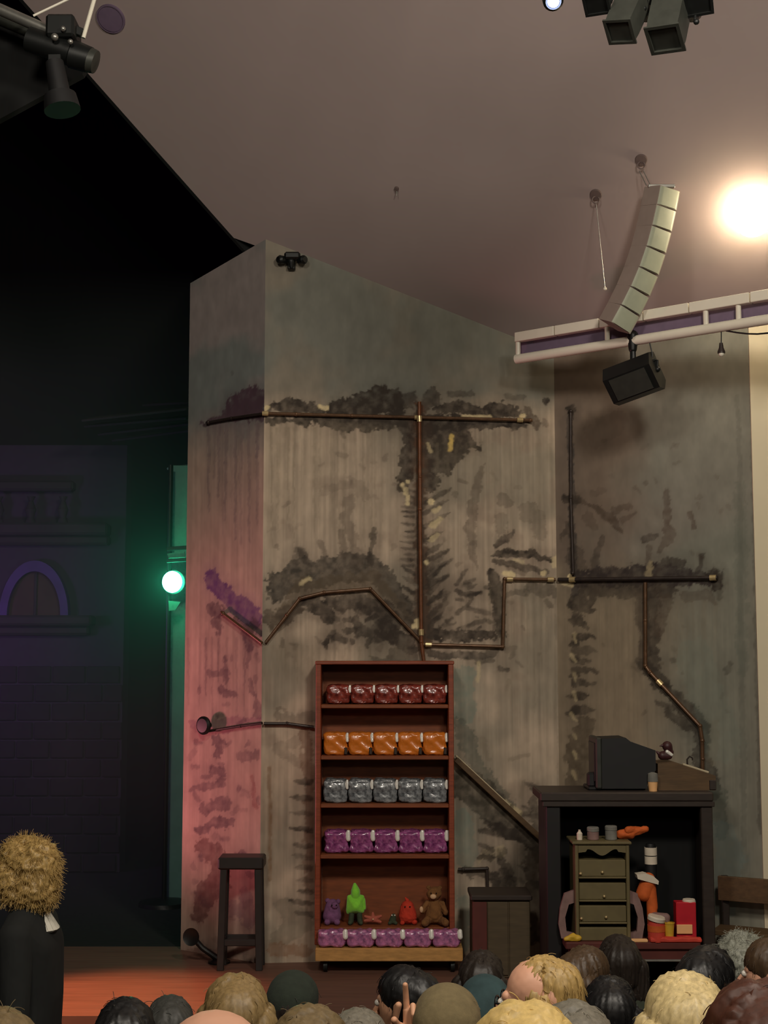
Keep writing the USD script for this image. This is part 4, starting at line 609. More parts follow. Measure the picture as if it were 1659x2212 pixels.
# brown bench end at the right
qa, qb = WB.hit(1552, 1920, .13), WB.hit(1640, 1920, .13)
t = thing('wooden_bench', 'plain brown wooden bench back at the right edge beside the counter', 'bench', [*(qa[:2]), STZ])
za_, zb_ = at(1600, 1897, 8.5)[2], at(1600, 1950, 8.5)[2]; qe = qb + WB.n * 0 + np.array([WB.t[0], WB.t[1], 0]) * .55
part('back_board', beam([qa[0], qa[1], (za_ + zb_) / 2], [qe[0], qe[1], (za_ + zb_) / 2], za_ - zb_, .03, side=(0, 0, 1)), 'brown_wood', t)
part('seat_board', beam([qa[0], qa[1], STZ + .3] + WB.n * .08, [qe[0], qe[1], STZ + .3] + WB.n * .08, .2, .03, side=WB.n), 'brown_wood', t)
for k in (.06, .5, .94):
    q = qa * (1 - k) + qe * k; part('post', rbox(np.array([q[0] - .02, q[1] + .016, STZ]), np.array([q[0] + .02, q[1] + .05, za_]), .003), 'counter_brown', t)
for k in (.1, .9):
    q = qa * (1 - k) + qe * k + WB.n * .15; part('leg', rbox(np.array([q[0] - .02, q[1] - .02, STZ]), np.array([q[0] + .02, q[1] + .02, STZ + .285]), .003), 'counter_brown', t)
# ------------------------------------------------------------------ ceiling: globe lamp, hooks, speaker, rail, lights
def cpt(px, py, drop=0): return onplane(px, py, CN, CD) + np.array([0, 0, -drop])
q = cpt(1652, 440); g = at(1626, 474, q[1]); g = onplane(1626, 474, CN, CD - CN[2] * .13)
t = thing('globe_lamp', 'glowing round globe lamp under the ceiling at the right edge', 'lamp', g)
part('globe', sph(g, .105, 3), 'globe_glass', t)
part('ceiling_plate', lathe([(0, 0), (.06, 0), (.06, .02), (0, .02)], [g[0], g[1], g[2] + .09], 20), 'globe_glass', t)
q = cpt(240, 40); e1 = np.cross(CN, [0, 1, 0]); e1 /= np.linalg.norm(e1)
t = thing('ceiling_disc', 'round violet disc flush on the ceiling beside the lighting rig', 'violet_disc', q)  # plain violet disc with a rim, set flush on the ceiling
part('plate', lathe([(0, 0), (.085, 0), (.08, -.008), (0, -.01)][::-1], q, 32, CN), 'dull_violet', t); part('rim', lathe([(.078, 0), (.09, 0), (.088, -.014), (.08, -.014)][::-1], q, 32, CN), 'dull_violet', t)
def hook(px, py, label, wire=None, size=1.0, end=None):
    q = cpt(px, py); t = thing('ceiling_hook', label, 'hook', q + [0, 0, -.1])
    part('plate', lathe([(0, 0), (.05 * size, 0), (.045 * size, -.012), (0, -.014)][::-1], q, 20, CN), 'hook_grey', t)
    part('eye_bolt', tube([q + np.array([.03 * size * math.cos(a), 0, -.045 * size + .03 * size * math.sin(a)]) for a in np.linspace(0, 2 * PI, 13)], .006 * size, 8), 'hook_grey', t)
    if wire is not None: part('wire', seg(q + np.array([0, 0, -.06 * size]), wire, .0025), 'steel', t)
    if end: part('wire_end', sph(wire, .011), 'white_enamel', t)
    return q
q = cpt(1287, 420); hook(1287, 420, 'dark ceiling hook with a thin hanging wire left of the curved speaker', onplane(1307, 624, np.array([0, 1., 0]), q[1]), .75, True)
hook(857, 407, 'tiny hook in the middle of the ceiling', cpt(857, 407) + np.array([0, 0, -.05]), .3)
qh = hook(1385, 345, 'dark ceiling hook that carries the curved speaker', None, .75)
# curved line speaker
ysp = qh[1] - .02
path = [(1432, 408), (1424, 450), (1414, 495), (1402, 540), (1387, 585), (1369, 628), (1349, 668), (1328, 706)]
ys = np.linspace(ysp, ysp + .12, len(path)); PP = [at(x, y, d) for (x, y), d in zip(path, ys)]
t = thing('line_speaker', 'curved stack of pale speaker boxes hanging from the ceiling hook', 'speaker', PP[-1])
fn = np.array([.5, -.86, 0]); fn /= np.linalg.norm(fn)     # where the fronts look
wd = .078
for k in range(len(PP) - 1):
    a, b = PP[k], PP[k + 1]; ax = (b - a) / np.linalg.norm(b - a); f = fn - ax * (fn @ ax); f /= np.linalg.norm(f); s = np.cross(ax, f)
    c, L = (a + b) / 2, np.linalg.norm(b - a) / 2 - .0018
    def bx(s0, s1, f0, f1): return trimesh.convex.convex_hull([c + ax * i * L + s * (s0 if j < 0 else s1) + f * (f0 if m < 0 else f1) for i in (-1, 1) for j in (-1, 1) for m in (-1, 1)])
    bo = part('speaker_box', bx(-wd, wd, -wd, wd * .86), 'speaker_mauve', t)
    part('grille', trimesh.convex.convex_hull([c + ax * i * L * .94 + s * sj * wd * .94 + f * fm for i in (-1, 1) for sj, fm in ((-1, wd * .86), (-.7, wd), (.7, wd), (1, wd * .86), (0, wd * .8))]), 'speaker_green', bo)
part('hanger', beam(PP[0] + np.array([-.09, 0, .015]), PP[0] + np.array([.07, 0, .015]), .03, .02), 'steel', t)
for dx in (-.012, .012): part('wire', seg(PP[0] + np.array([-.085 + dx, 0, .02]), qh + np.array([dx, 0, -.07]), .003), 'steel', t)
# white lighting rail along the right wall
zR = at(1115, 776, 8.75)[2]; ra = np.array([at(1115, 776, 8.75)[0], 8.75, zR]); d_ = ray(1659, 690); rb_ = C0 + d_ * ((zR - CAMZ) / d_[2])
rt = (rb_ - ra) / np.linalg.norm(rb_ - ra); re = rb_ + rt * 1.2; rn = np.array([rt[1], -rt[0], 0]); rn *= np.sign(-rn[1])
zU = at(1115, 730, 8.75)[2]; up = np.array([0, 0, zU - zR])
t = thing('lighting_rail', 'white double lighting rail hanging below the ceiling along the right wall', 'rail', ra)
part('lower_tube', seg(ra, re, .03, 14), 'white_enamel', t)
Lr = np.linalg.norm(re - ra); cuts = [0, .30, .62, .92, 1.22, 1.6, 2.1, Lr]
for a, b in zip(cuts, cuts[1:]): part('upper_plank', beam(ra + up + rt * (a + .004), ra + up + rt * (b - .004), .05, .06, side=rn), 'white_enamel', t)
part('back_plate', beam(ra + up * .5 - rn * .05, re + up * .5 - rn * .05, .012, .16, side=rn), 'dull_violet', t, label='dull violet back plate')
for px in (1119, 1312, 1526, 1597):
    k = (at(px, 730, 1)[0] * 1 - 0) ; u_ = np.cross(ray(px, 740), [0, 0, 1.0]); kk = -(u_ @ (ra - C0)) / (u_ @ rt)
    part('post', seg(ra + rt * kk, ra + rt * kk + up, .016, 10), 'white_enamel', t)
for k in (2.4,): q = ra + rt * k + up; part('hanger_rod', seg(q, [q[0], q[1], ceil_z(*q[:2])], .007), 'dark_pipe', t)
# flood lamp clamped on the rail
u_ = np.cross(ray(1366, 700), [0, 0, 1.0]); kk = -(u_ @ (ra - C0)) / (u_ @ rt); q = ra + rt * kk
t = thing('flood_lamp', 'black box flood lamp clamped under the white lighting rail', 'stage lamp', q + [0, 0, -.35])
part('clamp', hull([(q + np.array([0, 0, .03]), .035), (q + np.array([0, 0, -.05]), .025)]), 'black_metal', t)
part('stem', seg(q + np.array([0, 0, -.04]), q + np.array([0, 0, -.18]), .018), 'black_metal', t)
c = at(1369, 817, q[1]); rx = np.array([.86, -.5, .26]); rx /= np.linalg.norm(rx)
fw = np.array([-.5, -.62, -.6]); fw -= rx * (fw @ rx); fw /= np.linalg.norm(fw); uz = np.cross(rx, fw)
def loc(a, b, e): return c + rx * a + uz * b + fw * e
part('housing', trimesh.convex.convex_hull([loc(s * .15, b, e) for s in (-1, 1) for b, e in ((.11, -.08), (.125, .02), (.075, .1), (-.085, .1), (-.12, .0), (-.08, -.1))]), 'black_metal', t)
part('front_glass', trimesh.convex.convex_hull([loc(s * .115, b, e) for s in (-1, 1) for b, e in ((.065, .098), (-.075, .098), (.065, .106), (-.075, .106))]), 'dark_grey_metal', t)
hp = [q + np.array([0, 0, -.17]) + rx * s_ * .15 for s_ in (-1, 1)]
part('yoke', cat([beam(hp[0], hp[1], .03, .012), beam(hp[0], loc(-.142, .0, 0), .012, .03), beam(hp[1], loc(.142, .0, 0), .012, .03)]), 'black_metal', t)
for s_ in (-1, 1): part('knob', sph(loc(s_ * .155, 0, 0), .018), 'black_metal', t)
part('safety_cable', tube([q + rt * .1 + np.array([0, 0, .03]), q + rt * .13 + np.array([0, 0, -.1]), q + rt * .12 + np.array([0, 0, -.2]), loc(.1, .12, 0)], .004, 6), 'black_metal', t)
# bare bulb holder and loose cable
u_ = np.cross(ray(1558, 710), [0, 0, 1.0]); kk = -(u_ @ (ra - C0)) / (u_ @ rt); q = ra + rt * kk; e = onplane(1558, 752, np.array([0, 1., 0]), q[1])
t = thing('pendant_bulb', 'small dark bulb holder hanging on a cord from the white rail', 'bulb', e)
part('cord', seg(q + np.array([0, 0, -.025]), e, .003), 'black_metal', t); part('holder', lathe([(0, .03), (.01, .03), (.014, .0), (.022, -.02), (.022, -.03), (0, -.03)][::-1], e, 16), 'dark_pipe', t); part('bulb', sph(e + np.array([0, 0, -.034]), .016), 'white_enamel', t)
cb = [ra + rt * (kk + .03 + k * .5) + np.array([0, 0, -.028 - .05 * math.sin(k * PI) ]) for k in np.linspace(0, 1, 9)]
solo('loose_cable', tube(cb, .005, 6), 'black_metal', 'thin black cable sagging under the white rail at the right', 'cable')
# twin emergency lamp on the back wall
q = WA.hit(632, 567, .0); t = thing('emergency_lamp', 'small black twin-headed lamp high on the back wall under the ceiling', 'lamp', q)
part('bracket', rbox(q + np.array([-.03, -.05, -.06]), q + np.array([.02, -.002, .02]), .006), 'black_metal', t); part('box', rbox(q + np.array([-.05, -.09, .0]), q + np.array([.055, -.02, .05]), .012), 'black_metal', t)
for s_ in (-1, 1): part('lamp_head', lathe([(0, -.03), (.026, -.025), (.03, .02), (.02, .035), (0, .035)], q + np.array([s_ * .066, -.06, .0]), 16, (s_ * .7, -.7, -.1)), 'black_metal', t)
part('lens_cap', hull([(q + np.array([-.006, -.06, -.01]), .026), (q + np.array([-.004, -.06, -.05]), .012)]), 'black_metal', t)
# cluster of stage lamps at the top of the picture
YQ = 5.4
def par_can(name, label, cpx, tip, w, Lr_, mat='dark_grey_metal'):
    """Lamp whose far end lies at pixel tip, body reaching up towards cpx."""
    a, b = at(cpx[0], cpx[1] - 8, YQ), at(tip[0], tip[1] - 14, YQ - .12); ax = (b - a) / np.linalg.norm(b - a); t = thing(name, label, 'stage lamp', b); R = S(w, YQ) / 2 * 1.25
    part('barrel', lathe([(0, 0), (R * .7, 0), (R * .8, Lr_ * .18), (R * .95, Lr_ * .3), (R * .95, Lr_ * .8), (R * .9, Lr_), (R * .84, Lr_), (R * .84, Lr_ * .96), (0, Lr_ * .96)], b - ax * Lr_, 4, ax), mat, t)
    part('gel_frame', lathe([(R * .9, Lr_ * .97), (R * 1.05, Lr_ * .97), (R * 1.05, Lr_ * 1.0), (R * .9, Lr_)], b - ax * Lr_, 4, ax), mat, t)
    s = np.cross(ax, [0, 1, 0]); s /= np.linalg.norm(s); m = b - ax * Lr_ * .5; top = a - ax * .02 + np.array([0, 0, .06])
    part('yoke', cat([beam(m + s * R * 1.12, top + s * R * 1.12, .01, .03), beam(m - s * R * 1.12, top - s * R * 1.12, .01, .03), beam(top + s * R * 1.15, top - s * R * 1.15, .03, .01)]), 'black_metal', t)
    for k in (-1, 1): part('knob', sph(m + s * R * 1.15 * k, .012), 'black_metal', t)
    part('clamp', hull([(top, .02), ([top[0], YQ, zbar], .03)]), 'black_metal', t); return t
zbar = at(1400, -80, YQ)[2]
bar = thing('lighting_bar', 'black scaffold bar above the picture that carries the stage lamps', 'bar', [at(1400, -60, YQ)[0], YQ, zbar])
b0_, b1_ = at(1120, -75, YQ), at(1640, -45, YQ); part('tube', seg([b0_[0], YQ, zbar], [b1_[0], YQ, zbar], .024, 12), 'black_metal', bar)
for x in (b0_[0] + .1, b1_[0] - .1): part('hanger_rod', seg([x, YQ, zbar], [x, YQ, ceil_z(x, YQ)], .01), 'black_metal', bar)
par_can('stage_lamp', 'dark stage lamp pointing down, left of the two long ones in the top cluster', (1300, -70), (1288, 24), 62, .16, 'black_metal')
par_can('stage_lamp', 'dark grey stage lamp in the middle of the top cluster, tilted to the left', (1392, -40), (1338, 84), 70, .27)
par_can('stage_lamp', 'dark grey stage lamp in the top cluster whose tip hangs lowest', (1462, -30), (1436, 100), 84, .28)
par_can('stage_lamp', 'black stage lamp at the right end of the top cluster', (1500, -60), (1508, 22), 70, .16, 'black_metal')
for x0_, x1_, yy_ in ((1345, 1535, 6),):
    a_, b_ = at(x0_, -50, YQ + .1), at(x1_, yy_, YQ + .1); t = thing('cable_box', 'black cable box behind the top cluster of stage lamps', 'box', [(a_[0] + b_[0]) / 2, YQ + .15, b_[2]])
    part('box', rbox(np.array([a_[0], YQ + .1, b_[2]]), np.array([b_[0], YQ + .3, a_[2]]), .02), 'black_metal', t); part('bracket', rbox(np.array([b_[0] - .1, YQ + .06, b_[2] - .03]), np.array([b_[0] - .04, YQ + .12, b_[2] + .02]), .006), 'black_metal', t)
b = at(1195, 2, YQ); t = thing('led_lamp', 'small black lamp with a glaring white blue light at the top edge', 'stage lamp', b)
part('housing', lathe([(.0, .09), (.03, .09), (.042, .05), (.042, .0), (.032, -.012), (.028, -.002), (0, .01)][::-1], b + np.array([0, 0, -.0]), 18, (0, .75, .66)), 'black_metal', t); part('lens', sph(b + np.array([0, -.006, -.006]), (.024, .02, .024)), 'led_glow', t); part('yoke', seg(b + np.array([0, .05, .06]), [b[0], YQ, zbar], .012), 'black_metal', t)
# lighting truss and lamp in the top left corner
YF = 6.4
t = thing('lighting_truss', 'grey lighting pipe with black clamps and cloth in the top left corner', 'truss', at(60, 60, YF))
a, b = at(-60, -6, YF), at(112, 70, YF); part('pipe', seg(a, b, .028, 14), 'steel', t)
a2, b2 = at(-60, 20, YF + .2), at(112, 92, YF + .2); part('pipe', seg(a2, b2, .024, 14), 'dark_grey_metal', t)
c_ = at(140, 66, YF); part('clamp_block', rbox(c_ + np.array([-.075, -.08, -.06]), c_ + np.array([.06, .1, .05]), .012), 'black_metal', t)
for px, py in ((118, 80), (152, 90), (136, 62)): part('bolt', sph(at(px, py, YF - .1), .018 if px == 118 else .013), 'steel', t)
part('arm', beam(at(105, 40, YF), at(178, 72, YF), .03, .04), 'black_metal', t); 
a, b = at(62, 84, YF), at(194, 130, YF); part('barrel', tube([a, a + (b - a) * .7, a + (b - a) * .72, b], [.06, .06, .068, .062], 18), 'black_metal', t)
part('end_cap', lathe([(0, 0), (.06, 0), (.055, .03), (.02, .035), (0, .035)], b, 18, (b - a) / np.linalg.norm(b - a)), 'dark_grey_metal', t)
part('cable', seg(at(72, 34, YF), at(165, -10, YF), .006), 'white_enamel', t); part('cable', seg(at(180, 82, YF), at(206, -10, YF), .01), 'white_enamel', t)
part('border_cloth', prism_px([(-80, 24), (60, 50), (100, 80), (150, 110), (185, 148), (178, 160), (-80, 300)], YF + .3, .05), 'black_cloth', t, label='black cloth hanging behind the pipe')
t = thing('hanging_lamp', 'faint dark grey stage lamp hanging under the top left truss', 'stage lamp', at(125, 240, YF - .1))
a, b = at(118, 135, YF - .1), at(135, 238, YF - .12); part('barrel', tube([a, a + (b - a) * .65, a + (b - a) * .7, b], [.042, .05, .075, .085], 20), 'black_paint', t); part('yoke', beam(at(118, 118, YF - .1), a, .02, .06), 'black_metal', t)
# ------------------------------------------------------------------ inside the dark stage opening
YGn = 10.9
c = at(372, 1257, YGn); t = thing('green_lamp', 'blazing green stage lamp in the dark gap beside the pink wall strip', 'stage lamp', c)
part('lens', sph(c, (.078, .05, .085), 3), 'green_lens', t); part('housing', lathe([(0, .2), (.06, .2), (.085, .1), (.095, .03), (.09, .03), (.08, .06), (0, .06)][::-1], c, 22, (.15, 1, .02)), 'black_metal', t)
q = at(377, 1306, YGn); part('barn_door', prism([(q[0] - .045, q[2] + .03), (q[0] + .05, q[2] + .02), (q[0] + .01, q[2] - .045), (q[0] - .04, q[2] - .05)], YGn - .02, YGn + .0), 'teal_flat', t); part('barn_door', prism_px([(361, 1196), (398, 1192), (400, 1204), (364, 1206)], YGn - .01, .02), 'teal_flat', t)
xp, zp0 = at(361, 1200, YGn)[0], STZ
part('boom_pole', seg([xp, YGn + .12, STZ], [xp, YGn + .12, at(361, 1000, YGn)[2]], .02), 'black_metal', t); part('boom_base', lathe([(0, 0), (.2, 0), (.19, .03), (.03, .05), (0, .05)], (xp, YGn + .12, STZ), 20), 'black_metal', t)
for y_ in (1186, 1212): part('cross_arm', beam(at(360, y_, YGn - .03), at(440, y_ - 6, YGn - .03), .03, .03), 'black_metal', t)
light('SphereLight', 'green_lamp_light', c + np.array([0, -.16, 0]), c + np.array([0, -2, 0]), GREEN, 26, radius=.05)
a, b = at(364, 1100, YGn + .3), at(470, 1330, YGn + .3)
t = thing('masking_flat', 'pale teal flat behind the green lamp', 'stage flat', [(a[0] + b[0]) / 2, YGn + .32, STZ])
part('panel', rbox(np.array([a[0], YGn + .3, STZ]), np.array([b[0], YGn + .34, at(380, 1005, YGn + .3)[2]])), 'teal_flat', t); part('brace', beam([a[0] + .1, YGn + .36, STZ + 1.6], [a[0] + .1, YGn + .9, STZ], .04, .03), 'brown_wood', t)
# slanting battens high in the stage
YV = 11.6
t = thing('slatted_border', 'slanting dark battens high in the stage lit faintly green', 'border', at(300, 930, YV))
for i, (p, q) in enumerate((((195, 905), (420, 880)), ((200, 918), (420, 900)), ((230, 935), (430, 912)), ((330, 872), (430, 866)), ((260, 948), (430, 926)))):
    a, b = at(*p, YV + .25 * i), at(*q, YV - .6 + .25 * i); part('batten', beam(a, b, .22, .02, side=(0, 1, .25)), 'set_stone', t)
part('batten', beam(at(362, 1012, YV), at(420, 1004, YV), .1, .02, side=(0, 1, .2)), 'teal_flat', t)
# brick set front at the left
YE = 12.6
def xe(px): return at(px, 1600, YE)[0]
def ze(py): return at(100, py, YE)[2]
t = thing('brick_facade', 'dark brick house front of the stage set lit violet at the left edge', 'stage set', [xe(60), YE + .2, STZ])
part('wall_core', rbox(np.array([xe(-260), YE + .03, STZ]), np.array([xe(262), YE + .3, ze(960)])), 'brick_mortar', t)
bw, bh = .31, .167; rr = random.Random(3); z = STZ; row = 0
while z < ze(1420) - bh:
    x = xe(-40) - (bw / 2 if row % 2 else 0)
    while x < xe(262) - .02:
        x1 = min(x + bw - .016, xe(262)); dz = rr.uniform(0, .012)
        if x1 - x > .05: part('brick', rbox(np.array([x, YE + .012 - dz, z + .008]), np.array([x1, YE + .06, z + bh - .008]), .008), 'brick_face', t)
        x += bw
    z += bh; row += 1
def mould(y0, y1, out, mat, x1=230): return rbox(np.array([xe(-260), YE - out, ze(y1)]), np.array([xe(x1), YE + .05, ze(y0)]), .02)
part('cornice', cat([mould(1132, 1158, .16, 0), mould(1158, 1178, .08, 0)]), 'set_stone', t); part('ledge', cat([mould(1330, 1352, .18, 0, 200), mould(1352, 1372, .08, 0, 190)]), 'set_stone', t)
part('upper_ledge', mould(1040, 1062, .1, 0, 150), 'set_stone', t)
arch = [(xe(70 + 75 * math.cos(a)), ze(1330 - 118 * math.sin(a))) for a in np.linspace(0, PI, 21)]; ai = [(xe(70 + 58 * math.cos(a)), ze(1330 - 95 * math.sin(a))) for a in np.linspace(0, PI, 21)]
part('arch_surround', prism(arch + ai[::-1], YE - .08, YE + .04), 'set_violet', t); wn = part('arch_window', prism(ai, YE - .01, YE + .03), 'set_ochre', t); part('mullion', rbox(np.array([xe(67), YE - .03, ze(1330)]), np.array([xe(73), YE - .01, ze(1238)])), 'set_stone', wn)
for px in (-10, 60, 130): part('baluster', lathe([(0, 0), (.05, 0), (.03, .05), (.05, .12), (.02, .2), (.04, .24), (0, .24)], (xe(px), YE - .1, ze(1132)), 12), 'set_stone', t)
# ------------------------------------------------------------------ people in the seats
def floor_z(y): return 1.47 - .18 * y
def rotz(P, a, c=(0, 0)): 
    P = np.array(P, float); x, y = P[..., 0] - c[0], P[..., 1] - c[1]; o = P.copy(); o[..., 0] = c[0] + x * math.cos(a) - y * math.sin(a); o[..., 1] = c[1] + x * math.sin(a) + y * math.cos(a); return o
def sym(*gs):
    out = []
    for g in gs: out += [[((s * c[0], c[1], c[2]), r) for c, r in g] for s in (-1, 1)]
    return out
def hand(w, f, p, side, curls, k=1.0):
    """Palm and five fingers from wrist w: f along the fingers, p the way they curl, side towards the thumb."""
    w, f, p, side = (np.array(q, float) for q in (w, f, p, side)); G = [[(w, .022 * k), (w + f * .085 + side * .026, .013), (w + f * .088 - side * .024, .012), (w + f * .04 + side * .026, .015)]]
    for i, (o, L) in enumerate(((.028, .074), (.010, .082), (-.010, .075), (-.027, .058))):
        q = w + f * (.088 - .004 * abs(i - 1)) + side * o; a = 0; r = .0095 - .0006 * i
        for L_, c in ((.44 * L, curls[i] * .8), (.32 * L, curls[i]), (.26 * L, curls[i] * .7)):
            a += c; n = q + (f * math.cos(a) + p * math.sin(a)) * L_; G.append([(q, r), (n, r * .93)]); q, r = n, r * .93
    q = w + f * .03 + side * .03; d = side * .75 + f * .55 + p * .3; d /= np.linalg.norm(d); n = q + d * .035; d2 = d * .5 + f * .7 + p * curls[4]; d2 /= np.linalg.norm(d2)
    G += [[(q, .015), (n, .0115)], [(n, .0115), (n + d2 * .03, .0095)]]; return G
HEADG = [[((0, 0, .035), .078), ((0, -.035, .02), .075)], [((0, .02, 0), .07), ((0, .05, -.07), .036), ((0, .056, -.09), .02)], [((-.045, 0, -.05), .026), ((.045, 0, -.05), .026), ((0, .058, -.092), .018)],
         [((0, .086, .008), .009), ((0, .108, -.028), .0125)], [((-.012, .098, -.032), .008), ((.012, .098, -.032), .008)], [((-.034, .07, .022), .015), ((.034, .07, .022), .015)], [((-.018, .078, -.06), .009), ((0, .084, -.06), .010), ((.018, .078, -.06), .009)], [((0, -.02, -.03), .05), ((0, -.02, -.13), .05)]] + \
    sym([((.078, -.008, .012), .011), ((.088, -.02, .022), .011), ((.08, -.006, -.022), .009)])
def hair_mesh(style, seed):
    cap = [((0, .006, .048), .082), ((0, -.045, .03), .082), ((0, -.05, -.03), .068)]
    G = {'short': [cap], 'bob': [cap, [((-.06, -.045, .0), .05), ((.06, -.045, .0), .05), ((-.07, -.04, -.10), .045), ((.07, -.04, -.10), .045)]],
         'long': [cap, [((-.055, -.055, .0), .055), ((.055, -.055, .0), .055), ((-.075, -.06, -.26), .045), ((.075, -.06, -.26), .045)]] + sym([((.075, .005, .02), .03), ((.088, -.005, -.1), .03), ((.085, .0, -.24), .03)]),
         'curly': [[((0, 0, .055), .098), ((0, -.05, .03), .10), ((0, -.055, -.05), .085)]] + sym([((.07, -.01, .02), .05), ((.075, -.02, -.07), .045)]),
         'fluffy': [[((0, -.0, .05), .10), ((0, -.05, .04), .10), ((0, -.05, -.045), .10)]] + sym([((.075, -.0, .0), .055), ((.075, -.02, -.06), .045), ((.04, -.05, -.075), .055)]),
         'thin': [[((0, -.018, .058), .066), ((0, -.055, .045), .068), ((0, -.06, -.04), .068)]] + sym([((.062, -.01, .03), .026), ((.068, -.02, -.02), .022), ((.05, -.07, -.04), .04)]),
         'rim': [[((-.05, -.06, -.01), .04), ((.05, -.06, -.01), .04), ((-.045, -.06, -.05), .035), ((.045, -.06, -.05), .035)]] + sym([((.07, -.01, .0), .018), ((.055, -.06, 0), .03)])}[style]
    t = blob(G, .009, 4); v = t.vertices; a = np.arctan2(v[:, 0], -v[:, 1] - .02)
    if style in ('curly', 'fluffy'): dsp = (meshkit.fbm(v * 45, 3, seed) - .5) * .042
    elif style == 'short': dsp = (meshkit.fbm(np.c_[a * 9, v[:, 2] * 25, v[:, 1] * 25], 3, seed) - .5) * .016
    else: dsp = (meshkit.fbm(np.c_[a * 13, v[:, 2] * 2.2, v[:, 1] * 2.5], 3, seed) - .5) * .018
    v += t.vertex_normals * dsp[:, None]
    if style not in ('rim', 'thin'):      # the face stays free
        cut = trimesh.creation.box((.135, .12, .2)); cut.apply_translation((0, .115, -.075))
        try: t = trimesh.Trimesh(*arr(tomf(t) - tomf(cut)), process=True)
        except Exception: pass
    return t
def curves(path, roots, dirs, L, mat, seed, width=.0014, drop=.6):
    r = np.random.default_rng(seed); n = len(roots); P = np.zeros((n, 4, 3)); P[:, 0] = roots
    d = dirs + r.normal(0, .35, dirs.shape); d /= np.linalg.norm(d, axis=1)[:, None]
    for k in range(1, 4): d = d + np.array([0, 0, -drop]) * .5; d /= np.linalg.norm(d, axis=1)[:, None]; P[:, k] = P[:, k - 1] + d * (L * r.uniform(.6, 1.2, n) / 3)[:, None]
    c = UsdGeom.BasisCurves.Define(stage, path); c.CreateTypeAttr('linear'); c.CreateCurveVertexCountsAttr(Vt.IntArray.FromNumpy(np.full(n, 4, np.int32))); c.CreatePointsAttr(Vt.Vec3fArray.FromNumpy(P.reshape(-1, 3).astype(np.float32)))
    c.CreateWidthsAttr(Vt.FloatArray.FromNumpy(np.full(n * 4, width, np.float32))); c.SetWidthsInterpolation('vertex'); UsdShade.MaterialBindingAPI.Apply(c.GetPrim()).Bind(M(mat)); setd(c.GetPrim(), kind='stuff')
_cache = {}
def person(label, px, ytop, d, yaw, style, hair, coat, skin='skin', stand=False, raised=False, extra=(), seed=1, byaw=None, lift=0):
    q = at(px, ytop, d); fz = floor_z(d); H = 1.61 if stand else 1.25; tall = {'curly': .045, 'fluffy': .05, 'rim': -.005}.get(style, .012)
    s = (q[2] - fz) / (H + tall); s0 = s; s = min(max(s, .80), 1.12); fz = q[2] - s * (H + tall)
    yw = math.radians(yaw); by = yw * .4 if byaw is None else math.radians(byaw)
    dz = .36 if stand else 0
    if stand:
        legs = sym([((.095, -.01, .90), .10), ((.10, 0, .48), .062), ((.10, -.01, .09), .042)], [((.10, -.01, .05), .04), ((.11, .13, .03), .03)])
    else: legs = sym([((.09, 0, .52), .095), ((.10, .43, .52), .066)], [((.10, .43, .52), .066), ((.10, .43, .09), .044)], [((.10, .42, .05), .04), ((.11, .57, .03), .03)])
    tor = [[((-.08, 0, .55 + dz), .11), ((.08, 0, .55 + dz), .11), ((-.06, -.01, .68 + dz), .11), ((.06, -.01, .68 + dz), .11)], [((-.06, -.01, .68 + dz), .11), ((.06, -.01, .68 + dz), .11), ((-.09, -.01, .86 + dz), .10), ((.09, -.01, .86 + dz), .10)], [((-.09, -.01, .86 + dz), .10), ((.09, -.01, .86 + dz), .10), ((-.165, -.01, .93 + dz), .055), ((.165, -.01, .93 + dz), .055), ((0, -.01, .99 + dz), .058)]]
    arms, hands = [], []
    for sd in (-1, 1):
        sh = np.array([sd * .175, -.01, .925 + dz])
        if raised and sd == 1: el, wr = np.array([.27, .13, .88]), np.array([.165, .20, 1.13]); f = np.array([-.06, .02, 1.0]); f /= np.linalg.norm(f); p = np.array([0, -1., 0]); sdv = np.array([-1., 0, -.06]); cu = (.12, 1.35, 1.4, 1.4, .9)
        elif stand: el, wr = np.array([sd * .235, -.03, .66 + dz]), np.array([sd * .235, .05, .42 + dz]); f = np.array([0, .12, -1.]); p = np.array([-sd * 1., 0, 0]); sdv = np.array([0, 1., .1]); cu = (.35, .4, .45, .5, .3)
        else: el, wr = np.array([sd * .235, .06, .70]), np.array([sd * .12, .27, .635]); f = np.array([-sd * .35, .93, -.03]); p = np.array([0, 0, -1.]); sdv = np.array([-sd * .93, -.35, 0]); cu = (.25, .28, .3, .35, .2)
        arms += [[(sh, .056), (el, .043)], [(el, .043), (wr, .029)]]; hands += hand(wr, f, p, sdv, cu)
    neck = [[((0, -.01, .96 + dz), .055), ((0, -.0, 1.07 + dz), .05)]]
    key = (stand, raised)
    if key not in _cache:
        _cache[key] = (blob(legs + tor + arms + neck, .035, 5), blob(hands, .007 if raised else .012, 2), blob([[(c, r + .012) for c, r in g] for g in tor + [[(c, r) for c, r in a] for a in arms]], .03, 4), blob([[(c, r + .01) for c, r in g] for g in legs[:2 if stand else 4]] + [[((-.08, 0, .56 + dz), .118), ((.08, 0, .56 + dz), .118)]], .035, 4), blob([[(c, r + .008) for c, r in g] for g in legs[-2:]], .03, 3))
    if 'head' not in _cache: _cache['head'] = blob(HEADG, .008, 4)
    body, hnd, coatm, trou, shoes = _cache[key]
    hc = np.array([0, .015, 1.135 + dz])
    def T(v, head=False):
        v = np.array(v, float)
        if head: v = rotz(v + hc, yw, hc[:2])
        else: v = rotz(v, by)
        if head: v = v + np.r_[rotz(hc, by)[:2] - hc[:2], 0]
        return v * s + np.array([q[0], d, fz])
    hd_ = _cache['head']; root = np.array([q[0], d, fz]); t = thing('person', label, 'person', root)
